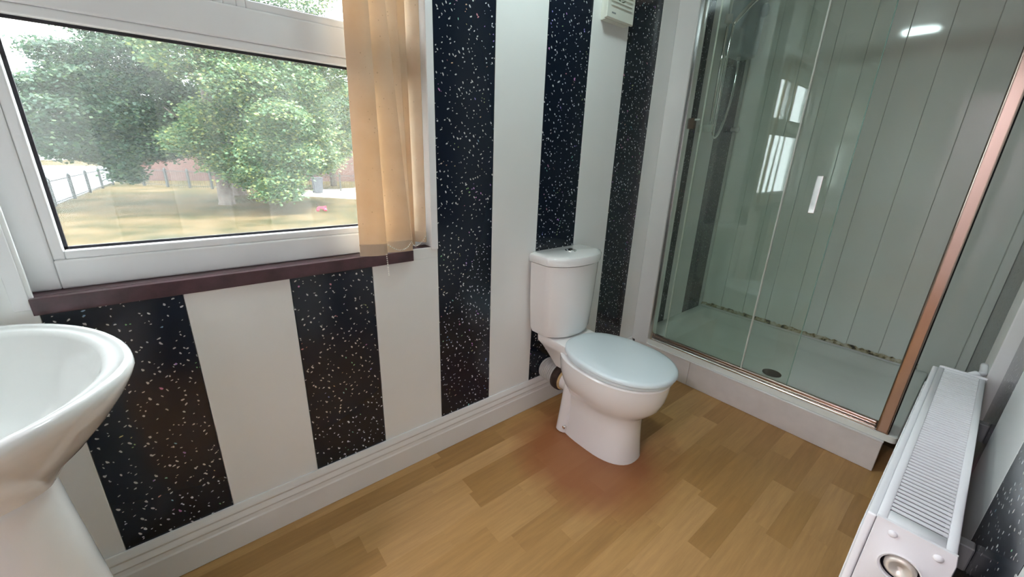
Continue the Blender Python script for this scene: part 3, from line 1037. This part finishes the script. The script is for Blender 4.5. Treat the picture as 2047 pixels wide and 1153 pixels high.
# ------------------------------------------------------------------ shower enclosure
enc = thing('shower_enclosure', (2.135, -0.68, 0.188), 'framed glass shower screen with a part-open sliding door', 'shower screen')
ZB, ZTOP = 0.1885, 2.06
def ab(name, lo, hi, parent=enc, mat='aluminium', bev=0.003):
    return auto_smooth(box(name, lo, hi, mat, parent, bev, 2), 50)
ab('wall_profile', (2.112, -0.131, ZB), (2.158, -0.1085, ZTOP), mat='silver')
bm = bmesh.new()
bm_box(bm, (2.112, -1.243, ZB), (2.160, -1.199, ZTOP), 0.010, 4)
auto_smooth(from_bm('corner_post', bm, 'aluminium', enc), 50)
bm = bmesh.new()
box('rail_base', (2.112, -1.199, ZB), (2.160, -0.131, 0.1988), 'silver', enc, 0.002, 1)
bm_box(bm, (2.130, -1.199, 0.199), (2.150, -0.131, 0.222), 0.008, 3)
auto_smooth(from_bm('bottom_rail', bm, 'aluminium', enc), 50)
ab('top_rail', (2.112, -1.199, 2.025), (2.160, -0.131, ZTOP))
fg = box('fixed_glass', (2.132, -0.640, 0.2225), (2.137, -0.1315, 2.024), 'shower_glass', enc)
box('edge_seal', (2.1275, -0.648, 0.2225), (2.1395, -0.6405, 2.024), 'seal_clear', enc, 0.002, 1)
door = box('sliding_door', (2.1425, -0.850, 0.2235), (2.1475, -0.205, 2.020), 'shower_glass', enc)
d2 = box('glass_edge', (2.1424, -0.8530, 0.2235), (2.1476, -0.8505, 2.020), 'glass_edge', None)
set_parent(d2, None); d2.parent = door; d2.matrix_parent_inverse = Matrix.Identity(4)
d2 = box('door_seal', (2.1410, -0.2045, 0.2235), (2.1490, -0.197, 2.020), 'seal_clear', None)
d2.parent = door
bm = bmesh.new()
bm_box(bm, (2.088, -0.786, 1.045), (2.096, -0.764, 1.200), 0.002, 2)
bm_box(bm, (2.096, -0.784, 1.186), (2.1422, -0.766, 1.198), 0.002, 1)
bm_box(bm, (2.096, -0.784, 1.047), (2.1422, -0.766, 1.059), 0.002, 1)
hd = from_bm('handle', bm, 'chrome', None)
hd.parent = door
# ------------------------------------------------------------------ electric shower, riser, hose
heater = thing('electric_shower', (2.77, -0.05, 1.83), 'grey-white electric shower unit on the wall inside the enclosure', 'shower unit')
def rbox_rings(xc, hw, z0, z1, ys, r):
    out = []
    for y, d in ys:
        pts = []
        for cx, cz, a0 in ((xc + hw - r, z1 - r, 0), (xc - hw + r, z1 - r, 90), (xc - hw + r, z0 + r, 180), (xc + hw - r, z0 + r, 270)):
            rr = max(r - d, 0.002)
            for k in range(7):
                a = radians(a0 + 90 * k / 6)
                pts.append(Vector((cx + rr * cos(a), y, cz + rr * sin(a))))
        out.append(pts)
    return out
auto_smooth(loft('heater_case', rbox_rings(2.770, 0.118, 1.835, 2.235, [(-0.0005, 0.0), (-0.070, 0.0), (-0.092, 0.008), (-0.100, 0.022)], 0.045), 'heater_grey', heater), 45)
lathe('control_knob', (2.845, -0.1000, 2.085), (0, -1, 0), [(0.034, 0), (0.032, 0.014), (0.028, 0.018), (0.001, 0.018)], 'heater_grey', heater, 24)
for z0, z1 in ((1.955, 1.985), (2.000, 2.014)):
    box('printed_mark', (2.776, -0.1006, z0), (2.781, -0.0995, z1), 'mark_grey', heater)
tube('hose_outlet', [(2.735, -0.055, 1.836), (2.735, -0.055, 1.815)], 0.010, 'grey_plastic', heater, 12)

riser = thing('shower_riser_rail', (2.50, -0.06, 1.40), 'slim chrome riser rail holding the hand shower', 'shower rail')
RX, RY = 2.515, -0.062
tube('rail_bar', [(RX, RY, 1.41), (RX, RY, 2.13)], 0.0095, 'chrome', riser, 12)
for z in (1.425, 2.115):
    bm = bmesh.new()
    bm_box(bm, (RX - 0.018, RY - 0.016, z - 0.020), (RX + 0.018, -0.0005, z + 0.020), 0.006, 2)
    auto_smooth(from_bm('rail_bracket', bm, 'seal_clear', riser), 45)
lathe('slider', (RX, RY, 1.96), (0, 0, 1), [(0.010, 0), (0.020, 0.003), (0.020, 0.042), (0.010, 0.045)], 'grey_plastic', riser, 18)
hs = thing('hand_shower', (RX, RY, 1.98), 'chrome hand shower tilted up in its slider', 'shower head')
hp = smooth_path([(RX + 0.008, RY - 0.028, 1.955), (RX + 0.045, RY - 0.045, 2.005), (RX + 0.10, RY - 0.075, 2.075), (RX + 0.145, RY - 0.10, 2.115)], 4)
tube('handle', hp, [0.010 + 0.004 * i / (len(hp) - 1) for i in range(len(hp))], 'chrome', hs, 12)
lathe('spray_head', (RX + 0.165, RY - 0.11, 2.125), (0.35, -0.35, -0.9), [(0.001, -0.018), (0.025, -0.016), (0.044, 0.0), (0.044, 0.010), (0.038, 0.014), (0.001, 0.014)], 'chrome', hs, 24)
hose = thing('shower_hose', (2.60, -0.06, 1.40), 'flexible silver shower hose looping below the unit', 'hose')
hpts = smooth_path([(2.735, -0.056, 1.815), (2.733, -0.060, 1.72), (2.715, -0.064, 1.60), (2.675, -0.068, 1.49), (2.620, -0.072, 1.405), (2.570, -0.074, 1.375), (2.535, -0.075, 1.40), (2.518, -0.085, 1.48), (2.508, -0.090, 1.62), (2.512, -0.090, 1.80), (2.520, -0.091, 1.952)], 10)
tube('hose_tube', hpts, [0.0075 if i % 2 else 0.0066 for i in range(len(hpts))], 'chrome', hose, 10)
pst = thing('pipe_stub', (2.95, -0.02, 1.445), 'small white capped pipe stub on the shower wall', 'pipe stub')
lathe('stub', (2.945, -0.0005, 1.445), (0, -1, 0), [(0.014, 0), (0.014, 0.030), (0.018, 0.031), (0.018, 0.046), (0.012, 0.050), (0.001, 0.050)], 'gloss_white', pst, 18)
bk = thing('door_bumper', (2.20, -0.11, 1.41), 'small brown rubber door stop with pale clip on the screen edge', 'door stop')
box('block', (2.1585, -0.150, 1.400), (2.185, -0.112, 1.452), 'brown_rubber', bk, 0.003, 2)
box('clip', (2.1585, -0.180, 1.438), (2.174, -0.1505, 1.448), 'seal_clear', bk, 0.002, 1)

# ------------------------------------------------------------------ extractor fan
fan = thing('extractor_fan', (1.60, -0.02, 1.90), 'cream square extractor fan with slatted round opening, high on the white panel', 'fan')
FX, FZ = 1.600, 1.890
bm = bmesh.new()
bm_box(bm, (FX - 0.080, -0.030, FZ - 0.100), (FX + 0.080, -0.0005, FZ + 0.080), 0.004, 2)
auto_smooth(from_bm('housing', bm, 'cream_plastic', fan), 45)
# face plate with a round opening
bm = bmesh.new()
n = 48
zc, rad = FZ + 0.022, 0.052
outer, inner = [], []
for kk in range(n):
    a = 2 * pi * kk / n
    c, s = cos(a), sin(a)
    m_ = max(abs(c), abs(s))
    hx, hz0 = 0.092, 0.097
    outer.append((FX + hx * c / m_, FZ + hz0 * s / m_))
    inner.append((FX + rad * c, zc + rad * s))
rgs = [[Vector((x, -0.0305, z)) for x, z in inner], [Vector((x, -0.0305, z)) for x, z in outer], [Vector((x, -0.040, z)) for x, z in outer], [Vector((FX + (x - FX) * 0.97, -0.043, FZ + (z - FZ) * 0.97)) for x, z in outer], [Vector((x, -0.043, z)) for x, z in inner]]
vr = loft_bm(bm, rgs, False, False)
for i in range(n):
    j = (i + 1) % n
    bm.faces.new((vr[-1][i], vr[-1][j], vr[0][j], vr[0][i]))
auto_smooth(from_bm('face_plate', bm, 'cream_plastic', fan), 40)
lathe('dark_opening', (FX, -0.0302, zc), (0, -1, 0), [(0.0518, 0), (0.0518, 0.0012), (0.001, 0.0012)], 'fan_dark', fan, 32)
bm = bmesh.new()
for q in range(5):
    a = 2 * pi * q / 5
    d = Vector((cos(a), 0, sin(a)))
    e = Vector((-sin(a), 0, cos(a)))
    c0 = Vector((FX, -0.0345, zc))
    loft_bm(bm, [[c0 + d * 0.008 + e * w + Vector((0, h, 0)) for w, h in ((-0.008, -0.002), (0.008, 0.001), (0.008, 0.002), (-0.008, -0.001))], [c0 + d * 0.046 + e * w + Vector((0, h, 0)) for w, h in ((-0.017, -0.002), (0.015, 0.001), (0.015, 0.002), (-0.017, -0.001))]])
bmesh.ops.create_uvsphere(bm, u_segments=12, v_segments=8, radius=0.012, matrix=Matrix.Translation((FX, -0.034, zc)))
from_bm('fan_blades', bm, 'cream_plastic', fan)
for q in range(9):
    z = FZ - 0.050 + q * 0.0155
    box('grille_slat', (FX - 0.070, -0.0475, z - 0.002), (FX + 0.070, -0.0432, z + 0.0035), 'cream_plastic', fan, 0.0012, 1)
box('printed_mark', (FX - 0.060, -0.0437, FZ - 0.078), (FX - 0.034, -0.0429, FZ - 0.073), 'mark_grey', fan)

# ------------------------------------------------------------------ radiator
RX0, RX1, RZ0, RZ1 = 0.800, 1.640, 0.105, 0.700
rad_ = thing('radiator', (1.22, -1.34, 0.105), 'white double-panel radiator with a slotted top grille', 'radiator')
def rpanel(name, ya, yb):
    bm = bmesh.new()
    bm_box(bm, (RX0 + 0.004, ya, RZ0), (RX1 - 0.004, yb, RZ1 - 0.004), 0.005, 3)
    return auto_smooth(from_bm(name, bm, 'radiator_white', rad_), 50)
rpanel('front_panel', -1.2985, -1.2860)
rpanel('back_panel', -1.3900, -1.3790)
# pressed flutes on the front panel
for i in range(24):
    x = RX0 + 0.035 + i * 0.0335
    box('flute', (x - 0.011, -1.2862, RZ0 + 0.03), (x + 0.011, -1.2835, RZ1 - 0.05), 'radiator_white', rad_, 0.0012, 1)
# convector block, coloured near-black to paint the shade between the slats
box('convector', (RX0 + 0.02, -1.3785, RZ0 + 0.02), (RX1 - 0.02, -1.2990, RZ1 - 0.045), 'radiator_shade', rad_)
# grille: frame and slats
bm = bmesh.new()
bm_box(bm, (RX0 + 0.002, -1.3100, RZ1 - 0.005), (RX1 - 0.012, -1.2975, RZ1), 0.0015, 1)
bm_box(bm, (RX0 + 0.002, -1.3900, RZ1 - 0.005), (RX1 - 0.012, -1.3775, RZ1), 0.0015, 1)
bm_box(bm, (RX0 + 0.002, -1.3775, RZ1 - 0.005), (RX0 + 0.034, -1.3100, RZ1), 0.0015, 1)
bm_box(bm, (RX1 - 0.022, -1.3775, RZ1 - 0.005), (RX1 - 0.012, -1.3100, RZ1), 0.0015, 1)
auto_smooth(from_bm('grille_frame', bm, 'radiator_white', rad_), 50)
sm = bmesh.new()
bm_box(sm, (-0.0033, -0.0338, -0.0022), (0.0033, 0.0338, 0.0012), 0.0014, 2)
slat_me = bpy.data.meshes.new('grille_slat')
sm.to_mesh(slat_me)
sm.free()
slat_me.materials.append(MATS['radiator_white'])
x = RX0 + 0.0415
while x < RX1 - 0.026:
    o = bpy.data.objects.new('grille_slat', slat_me)
    COL.objects.link(o)
    o.location = (x, -1.34375, RZ1 - 0.001)
    set_parent(o, rad_)
    x += 0.0124
# near side panel with a circular opening and pressed dimples
bm = bmesh.new()
n = 40
hc = (-1.3445, 0.628)
hr = 0.024
outer, inner = [], []
y0, y1, z0, z1 = -1.3935, -1.2985, RZ0 + 0.01, RZ1 + 0.003
for kk in range(n):
    a = 2 * pi * (kk + 0.5) / n
    c, s = cos(a), sin(a)
    ty = ((y1 - hc[0]) if c > 0 else (y0 - hc[0])) / c if abs(c) > 1e-6 else 1e9
    tz = ((z1 - hc[1]) if s > 0 else (z0 - hc[1])) / s if abs(s) > 1e-6 else 1e9
    t = min(ty, tz)
    outer.append((hc[0] + c * t, hc[1] + s * t))
    inner.append((hc[0] + hr * c, hc[1] + hr * s))
xa, xb = RX0 - 0.0030, RX0 + 0.0015
rgs = [[Vector((xb, y, z)) for y, z in inner], [Vector((xb, y, z)) for y, z in outer], [Vector((xa + 0.001, y, z)) for y, z in outer], [Vector((xa, hc[0] + (y - hc[0]) * 0.98, hc[1] + (z - hc[1]) * 0.995)) for y, z in outer], [Vector((xa, hc[0] + (y - hc[0]) * 1.25, hc[1] + (z - hc[1]) * 1.25)) for y, z in inner], [Vector((xa - 0.0025, hc[0] + (y - hc[0]) * 1.12, hc[1] + (z - hc[1]) * 1.12)) for y, z in inner], [Vector((xa - 0.001, y, z)) for y, z in inner]]
vr = loft_bm(bm, rgs, False, False)
for i in range(n):
    j = (i + 1) % n
    bm.faces.new((vr[-1][i], vr[-1][j], vr[0][j], vr[0][i]))
for dy in (-1.3220, -1.3745):
    loft_bm(bm, disc_rings((RX0 - 0.003, dy, 0.684), (-1, 0, 0.15), [(0.0065, -0.001), (0.0055, 0.0022), (0.003, 0.0036), (0.0004, 0.004)], 16))
auto_smooth(from_bm('side_panel', bm, 'radiator_white', rad_), 45)
lathe('end_plug', (RX0 + 0.012, hc[0], hc[1]), (-1, 0, 0.02), [(0.020, 0.0), (0.020, 0.012), (0.016, 0.016), (0.013, 0.0165), (0.011, 0.013), (0.004, 0.013), (0.004, 0.009), (0.0005, 0.009)], 'brass', rad_, 26)
box('side_panel', (RX1 - 0.010, -1.3925, RZ0 + 0.01), (RX1 - 0.004, -1.2990, RZ1 + 0.004), 'radiator_white', rad_, 0.002, 2)
for x in (0.95, 1.49):
    box('wall_bracket', (x - 0.012, YR + 0.0005, 0.585), (x + 0.012, -1.3905, 0.635), 'mark_grey', rad_, 0.002, 1)
rpipe = thing('radiator_pipe', (1.67, -1.37, 0.68), 'white painted radiator valve and pipe running to the casing', 'pipe')
tube('valve_elbow', smooth_path([(1.6365, -1.352, 0.668), (1.652, -1.356, 0.674), (1.668, -1.364, 0.684), (1.680, -1.374, 0.690)], 5), 0.013, 'radiator_white', rpipe, 14)
tube('pipe', smooth_path([(1.680, -1.374, 0.690), (1.69, -1.380, 0.692), (1.705, -1.3835, 0.692), (1.78, -1.3835, 0.692)], 5), 0.0085, 'radiator_white', rpipe, 12)

# pink cloth tucked beside the tray
bm = bmesh.new()
rnd = random.Random(5)
prof_ = []
rings = []
for i in range(9):
    t = i / 8
    h = 0.075 * sin(pi * min(1, 0.15 + t * 0.85)) + 0.012
    ring = []
    for kk in range(14):
        a = 2 * pi * kk / 14
        rr = (0.55 + 0.45 * sin(pi * (0.1 + 0.8 * t))) * (1 + rnd.uniform(-0.12, 0.12))
        ring.append(Vector((2.36 + 0.14 * t, -1.325 + 0.040 * rr * cos(a), max(0.001, 0.052 + 0.052 * rr * sin(a)))))
    rings.append(ring)
loft_bm(bm, rings)
cl = from_bm('cloth', bm, 'pink_cloth', None, True)
tag(cl, 'crumpled pink cloth on the floor between tray and radiator', 'cloth')

# ceiling lamp (above the view, reflected in the shower wall)
lamp = thing('ceiling_lamp', (1.02, -0.46, 2.35), 'round white ceiling lamp', 'lamp')
lathe('lamp_base', (1.02, -0.46, 2.3495), (0, 0, -1), [(0.001, 0), (0.150, 0), (0.150, 0.018), (0.001, 0.018)], 'gloss_white', lamp, 28)
lathe('lamp_diffuser', (1.02, -0.46, 2.331), (0, 0, -1), [(0.120, 0), (0.118, 0.008), (0.105, 0.018), (0.075, 0.026), (0.04, 0.030), (0.001, 0.032)], 'lamp_glow', lamp, 24)

# ================================================================== outdoors
G = -1.76
lawn = box('ground_lawn', (-40, 0.6, G - 0.3), (60, 90, G), 'dry_grass')
struct(lawn, 'parched yellow-brown lawn outside the window', 'lawn')
# road on the left, running along the railings, and pavement patch on the right
def poly_slab(name, pts, z0, z1, mat):
    bm = bmesh.new()
    loft_bm(bm, [[Vector((x, y, z0)) for x, y in pts], [Vector((x, y, z1)) for x, y in pts]])
    return from_bm(name, bm, mat)
road = poly_slab('ground_road', [(-4.75, 22), (-3.45, 39.0), (-3.0, 44.0), (8, 62), (8, 66), (-40, 66), (-40, 10), (-5.7, 10)], G - 0.02, G + 0.012, 'tarmac')
struct(road, 'pale grey road beyond the railings', 'road')
path = poly_slab('ground_path', [(5.9, 27.4), (9.0, 23.8), (16, 22), (16, 33), (6.2, 30.2)], G - 0.02, G + 0.015, 'paving')
struct(path, 'pale paved path at the right edge of the lawn', 'path')

def railing(name, pts, label, post_gap, h=1.2):
    rt_ = thing(name, (pts[0][0], pts[0][1], G), label, 'railing')
    pk = bmesh.new()
    for (xa, ya), (xb, yb) in zip(pts[:-1], pts[1:]):
        d = Vector((xb - xa, yb - ya, 0))
        Ln = d.length
        d.normalize()
        nrm = Vector((-d.y, d.x, 0))
        n = max(1, round(Ln / post_gap))
        for i in range(n + 1):
            p = Vector((xa, ya, G)) + d * (Ln * i / n)
            if i == n and (xb, yb) != pts[-1]:
                continue
            s = 0.055
            prof2 = [[p + d * a * s * f + nrm * b * s * f + Vector((0, 0, z)) for a, b in ((-1, -1), (1, -1), (1, 1), (-1, 1))] for z, f in ((-0.05, 1), (h, 1), (h + 0.10, 0.15))]
            loft('post', prof2, 'iron', rt_, smooth=False)
        for z in (0.15, h - 0.12):
            a_ = Vector((xa, ya, G + z))
            b_ = Vector((xb, yb, G + z))
            loft('rail', [[q + nrm * u * 0.018 + Vector((0, 0, v * 0.018)) for u, v in ((-1, -1), (1, -1), (1, 1), (-1, 1))] for q in (a_, b_)], 'iron', rt_, smooth=False)
        m = int(Ln / 0.16)
        for i in range(1, m):
            p = Vector((xa, ya, G)) + d * (Ln * i / m)
            loft_bm(pk, [[p + d * a * 0.007 + nrm * b * 0.007 + Vector((0, 0, z)) for a, b in ((-1, -1), (1, -1), (1, 1), (-1, 1))] for z in (0.03, h - 0.02)])
    o = from_bm('picket', pk, 'iron', rt_)
    o['kind'] = 'stuff'
    return rt_
railing('railing', [(-5.75, 10.0), (-4.30, 26.2), (-3.75, 32.6), (-3.15, 38.2)], 'dark iron railing along the road at the left of the lawn', 3.2)
railing('railing', [(-2.75, 38.6), (-0.25, 35.6), (4.4, 31.2), (11.0, 28.9)], 'dark iron railing in front of the brick wall behind the trees', 1.75)

bm = bmesh.new()
bm_box(bm, (-0.2, 0, 0), (24, 0.35, 3.9))
bm_box(bm, (-0.25, -0.05, 3.9), (24.05, 0.40, 4.0))
bw = from_bm('brick_wall', bm, 'red_brick')
bw.location = (-2.4, 42.4, G)
bw.rotation_euler = (0, 0, radians(-14))
tag(bw, 'long red brick wall behind the far railing', 'wall')
# house across the road
house = thing('house', (-20, 84, G), 'white house across the road at the far left', 'house')
box('house_wall', (-28, 82, G), (-11, 90, G + 5.6), 'render_white', house)
for x in (-26, -22.5, -19, -15.5, -12.8):
    for z in (0.9, 3.6):
        f = box('window', (x - 0.7, 81.95, G + z), (x + 0.7, 82.05, G + z + 1.3), 'pane_dark', house)
bm = bmesh.new()
loft_bm(bm, [[Vector((x, y, z)) for y, z in ((81.5, G + 5.6), (90.5, G + 5.6), (86, G + 8.4))] for x in (-28.5, -10.5)])
from_bm('roof', bm, 'slate', house)
for i, (x, y, lab) in enumerate(((7.6, 28.6, 'black wheelie bin beside the path at the right of the lawn'), (5.0, 29.7, 'dark wheelie bin half hidden by the drooping branch'))):
    b0 = thing('wheelie_bin', (x, y, G + 0.015), lab, 'bin', 'wheelie bins')
    Z = G + 0.015
    loft('bin_body', [[Vector((x + a * s, y + b * s, Z + z)) for a, b in ((-1, -1), (1, -1), (1, 1), (-1, 1))] for z, s in ((0.03, 0.23), (0.95, 0.29))], 'bin_black', b0, smooth=False)
    box('bin_lid', (x - 0.31, y - 0.33, Z + 0.95), (x + 0.31, y + 0.31, Z + 1.03), 'bin_black', b0, 0.02, 2)
    for s in (-1, 1):
        lathe('wheel', (x + s * 0.24, y + 0.24, Z + 0.1), (s, 0, 0), [(0.001, 0), (0.10, 0), (0.10, 0.05), (0.001, 0.05)], 'toy_black', b0, 12)
# red toy tricycle
tx, ty = 5.45, 19.95
toy = thing('toy_tricycle', (tx, ty, G), 'small red ride-on toy left on the lawn', 'toy')
for dx, dy in ((-0.17, 0), (0.15, -0.11), (0.15, 0.11)):
    lathe('wheel', (tx + dx, ty + dy - 0.02, G + 0.075), (0, 1, 0), [(0.001, 0), (0.075, 0), (0.075, 0.04), (0.001, 0.04)], 'toy_red', toy, 14)
loft('toy_body', [[Vector((tx + x, ty + a * w, G + z + b * h)) for a, b in ((-1, -1), (1, -1), (1, 1), (-1, 1))] for x, z, w, h in ((-0.20, 0.17, 0.03, 0.03), (-0.08, 0.19, 0.06, 0.05), (0.10, 0.17, 0.09, 0.05), (0.22, 0.20, 0.07, 0.05))], 'toy_red', toy, smooth=False)
tube('handlebar', [(tx - 0.16, ty, G + 0.19), (tx - 0.19, ty, G + 0.36), (tx - 0.19, ty - 0.12, G + 0.38)], 0.014, 'toy_black', toy, 8)

# trees
rng = np.random.default_rng(11)
def foliage(name, blobs, mat, parent, size=0.16, per=7.0):
    """leaf quads gathered in sprays inside ellipsoid blobs: (centre, radii, number of sprays)"""
    V, cnt = [], 0
    for c, r, ns in blobs:
        ns = int(ns * 2.6)
        c = np.array(c, float)
        r = np.array(r, float)
        d = rng.normal(size=(ns, 3))
        d /= np.linalg.norm(d, axis=1)[:, None]
        rad = rng.uniform(0.35, 1.0, size=(ns, 1)) ** 0.5
        cen = c + d * rad * r
        nl = 26
        L = rng.normal(size=(ns, nl, 3)) * np.array([0.27, 0.27, 0.11])
        P = cen[:, None, :] + L
        P = P.reshape(-1, 3)
        m = len(P)
        # leaf frame: leaves roughly face up and outwards, drooping tips
        az = rng.uniform(0, 2 * pi, m)
        dirv = np.stack([np.cos(az), np.sin(az), rng.uniform(-0.9, 0.1, m)], 1)
        dirv /= np.linalg.norm(dirv, axis=1)[:, None]
        upv = np.stack([rng.normal(0, 0.35, m), rng.normal(-0.35, 0.35, m), np.ones(m)], 1)
        side = np.cross(dirv, upv)
        side /= np.linalg.norm(side, axis=1)[:, None]
        s = (size * rng.uniform(0.7, 1.3, m))[:, None]
        nrm = np.cross(side, dirv)
        a = P - dirv * s * 0.5
        b = P + side * s * 0.48 + nrm * s * 0.10
        t = P + dirv * s * 0.6
        e = P - side * s * 0.48 + nrm * s * 0.10
        V.append(np.stack([a, b, t, e], 1).reshape(-1, 3))
    V = np.concatenate(V)
    n = len(V) // 4
    me = bpy.data.meshes.new(name)
    me.vertices.add(len(V))
    me.vertices.foreach_set('co', V.astype(np.float32).ravel())
    me.loops.add(n * 4)
    me.loops.foreach_set('vertex_index', np.arange(n * 4, dtype=np.int32))
    me.polygons.add(n)
    me.polygons.foreach_set('loop_start', np.arange(0, n * 4, 4, dtype=np.int32))
    me.polygons.foreach_set('loop_total', np.full(n, 4, np.int32))
    me.update(calc_edges=True)
    me.validate()
    o = add_mesh(name, me, mat, parent)
    o['kind'] = 'stuff'
    return o

def branches(parent, base, tips, r0):
    for t in tips:
        b = Vector(base)
        t = Vector(t)
        mid = b.lerp(t, 0.5) + Vector((0, 0, 0.25 * (t - b).length * 0.3))
        P = smooth_path([b, mid, t], 5)
        tube('branch', P, [r0 * (1 - 0.85 * i / (len(P) - 1)) for i in range(len(P))], 'bark', parent, 7)

t1 = thing('tree', (2.04, 24.4, G), 'leafy maple in front with sunlit yellow-green boughs over a stout trunk', 'tree', 'maples on the lawn')
tube('trunk', [(2.04, 24.4, G - 0.1), (2.04, 24.4, G + 0.15), (2.03, 24.4, G + 0.8), (2.08, 24.4, 0.2), (2.0, 24.5, 2.0), (2.1, 24.6, 5.0), (2.2, 24.6, 8.0)], [0.44, 0.36, 0.33, 0.32, 0.28, 0.18, 0.06], 'bark', t1, 14)
branches(t1, (2.05, 24.4, 0.6), [(4.2, 21.0, 2.4), (3.9, 20.6, -0.2), (0.3, 22.6, 2.6), (5.6, 22.6, 3.2), (2.4, 21.6, 5.0)], 0.12)
foliage('foliage', [
    ((4.2, 20.6, 2.3), (1.1, 1.0, 0.8), 100), ((3.4, 20.8, 1.1), (0.9, 0.8, 0.7), 60), ((4.6, 20.6, 0.6), (1.0, 0.8, 0.8), 70),
    ((3.9, 20.2, -0.35), (0.8, 0.5, 0.5), 40), ((3.75, 19.9, -0.88), (0.75, 0.4, 0.25), 24), ((3.2, 20.8, 0.15), (0.6, 0.5, 0.4), 24),
    ((5.6, 22.0, 1.9), (1.2, 1.0, 1.2), 90), ((5.4, 22.2, 3.7), (1.5, 1.2, 1.2), 120), ((3.2, 21.6, 3.7), (1.6, 1.2, 0.9), 110),
    ((1.6, 22.6, 4.9), (1.8, 1.4, 1.1), 130), ((4.4, 23.0, 5.6), (2.2, 1.5, 1.3), 150), ((7.0, 23.4, 5.4), (1.8, 1.4, 1.8), 170),
    ((6.4, 23.0, 0.7), (0.9, 0.8, 0.9), 50), ((2.2, 23.6, 7.4), (2.6, 2, 1.4), 110), ((6.0, 24.2, 8.6), (2.4, 2, 1.4), 90), ((1.8, 22.6, 2.2), (1.0, 0.8, 0.8), 60), ((2.2, 22.8, 0.5), (1.1, 0.7, 0.7), 60), ((2.9, 22.2, -0.2), (0.8, 0.5, 0.5), 30), ((1.0, 23.0, 1.3), (1.0, 0.7, 0.6), 50)], 'leaf_bright', t1, 0.125)
t2 = thing('tree', (3.11, 28.8, G), 'darker maple further back spreading over the left of the lawn', 'tree', 'maples on the lawn')
tube('trunk', [(3.11, 28.8, G - 0.1), (3.11, 28.8, G + 0.15), (3.1, 28.8, 0.0), (2.9, 28.7, 2.5), (2.6, 28.6, 6.0), (2.4, 28.6, 9.0)], [0.46, 0.38, 0.36, 0.30, 0.18, 0.06], 'bark', t2, 14)
branches(t2, (3.05, 28.8, 0.8), [(-1.5, 26.2, 2.0), (-3.6, 25.6, 3.4), (0.5, 27.2, 4.4), (-2.0, 25.8, 0.6), (6.0, 28.6, 3.5)], 0.14)
foliage('foliage', [
    ((-1.4, 26.0, 2.2), (1.7, 1.3, 1.1), 190), ((-3.3, 25.6, 2.0), (1.4, 1.2, 1.0), 140), ((-3.1, 25.4, 0.85), (1.2, 0.9, 0.5), 80),
    ((-1.7, 25.6, 0.65), (1.2, 0.9, 0.5), 80), ((-1.55, 25.2, -0.15), (0.45, 0.4, 0.5), 24), ((-0.2, 26.0, 0.9), (1.2, 0.9, 0.55), 80), ((0.9, 26.4, 1.9), (1.5, 1.2, 1.0), 140),
    ((0.0, 26.8, 3.5), (2.0, 1.4, 0.9), 170), ((-2.3, 26.2, 3.6), (1.4, 1.2, 0.7), 90), ((-3.7, 26.2, 3.2), (1.0, 1.0, 0.5), 40), ((-0.8, 26.6, 4.9), (1.6, 1.2, 0.8), 90), ((-2.8, 26.6, 4.7), (1.1, 1.0, 0.5), 40),
    ((2.2, 27.2, 2.6), (1.8, 1.4, 1.4), 160), ((5.0, 27.6, 2.2), (2.2, 1.5, 1.6), 180), ((3.6, 28.0, 0.6), (1.8, 1.2, 0.7), 90), ((6.0, 27.8, 0.5), (1.3, 1, 0.6), 60),
    ((2.8, 28.0, 5.6), (3.0, 2, 1.8), 170), ((-0.6, 27.6, 6.3), (2.2, 1.6, 0.8), 90), ((7.6, 28.4, 4.5), (2.0, 1.5, 2.4), 150), ((2.0, 28.6, 8.6), (4, 2.4, 1.5), 130)], 'leaf_deep', t2, 0.14)
t3 = thing('tree', (10.2, 34.0, G), 'pale yellow-green tree at the right beyond the path', 'tree', 'trees beyond the railing')
tube('trunk', [(10.2, 34, G - 0.1), (10.2, 34, 1.0), (10.3, 34, 4.5)], [0.25, 0.2, 0.08], 'bark', t3, 10)
foliage('foliage', [((9.6, 33, 1.6), (2.0, 1.5, 1.6), 120), ((10.6, 33.5, 4.2), (2.2, 1.6, 1.8), 130), ((7.9, 33.4, 0.8), (1.3, 1.0, 0.9), 60)], 'leaf_bright', t3, 0.2)
for i, (x, y, rx, rz, zc_, lab) in enumerate(((6.5, 50, 5.0, 3.4, 3.6, 'broad dark tree standing behind the brick wall'), (18.5, 48, 5.0, 4.0, 4.0, 'tall dark tree behind the wall at the right'), (-2.5, 58, 3.6, 2.6, 2.6, 'distant round tree past the end of the brick wall'))):
    t = thing('tree', (x, y, G), lab, 'tree', 'trees beyond the railing')
    tube('trunk', [(x, y, G - 0.1), (x, y, zc_), (x, y, zc_ + rz * 0.7)], [0.35, 0.22, 0.06], 'bark', t, 10)
    foliage('foliage', [((x, y, zc_), (rx, 2.5, rz), 420)], 'leaf_deep', t, 0.34)
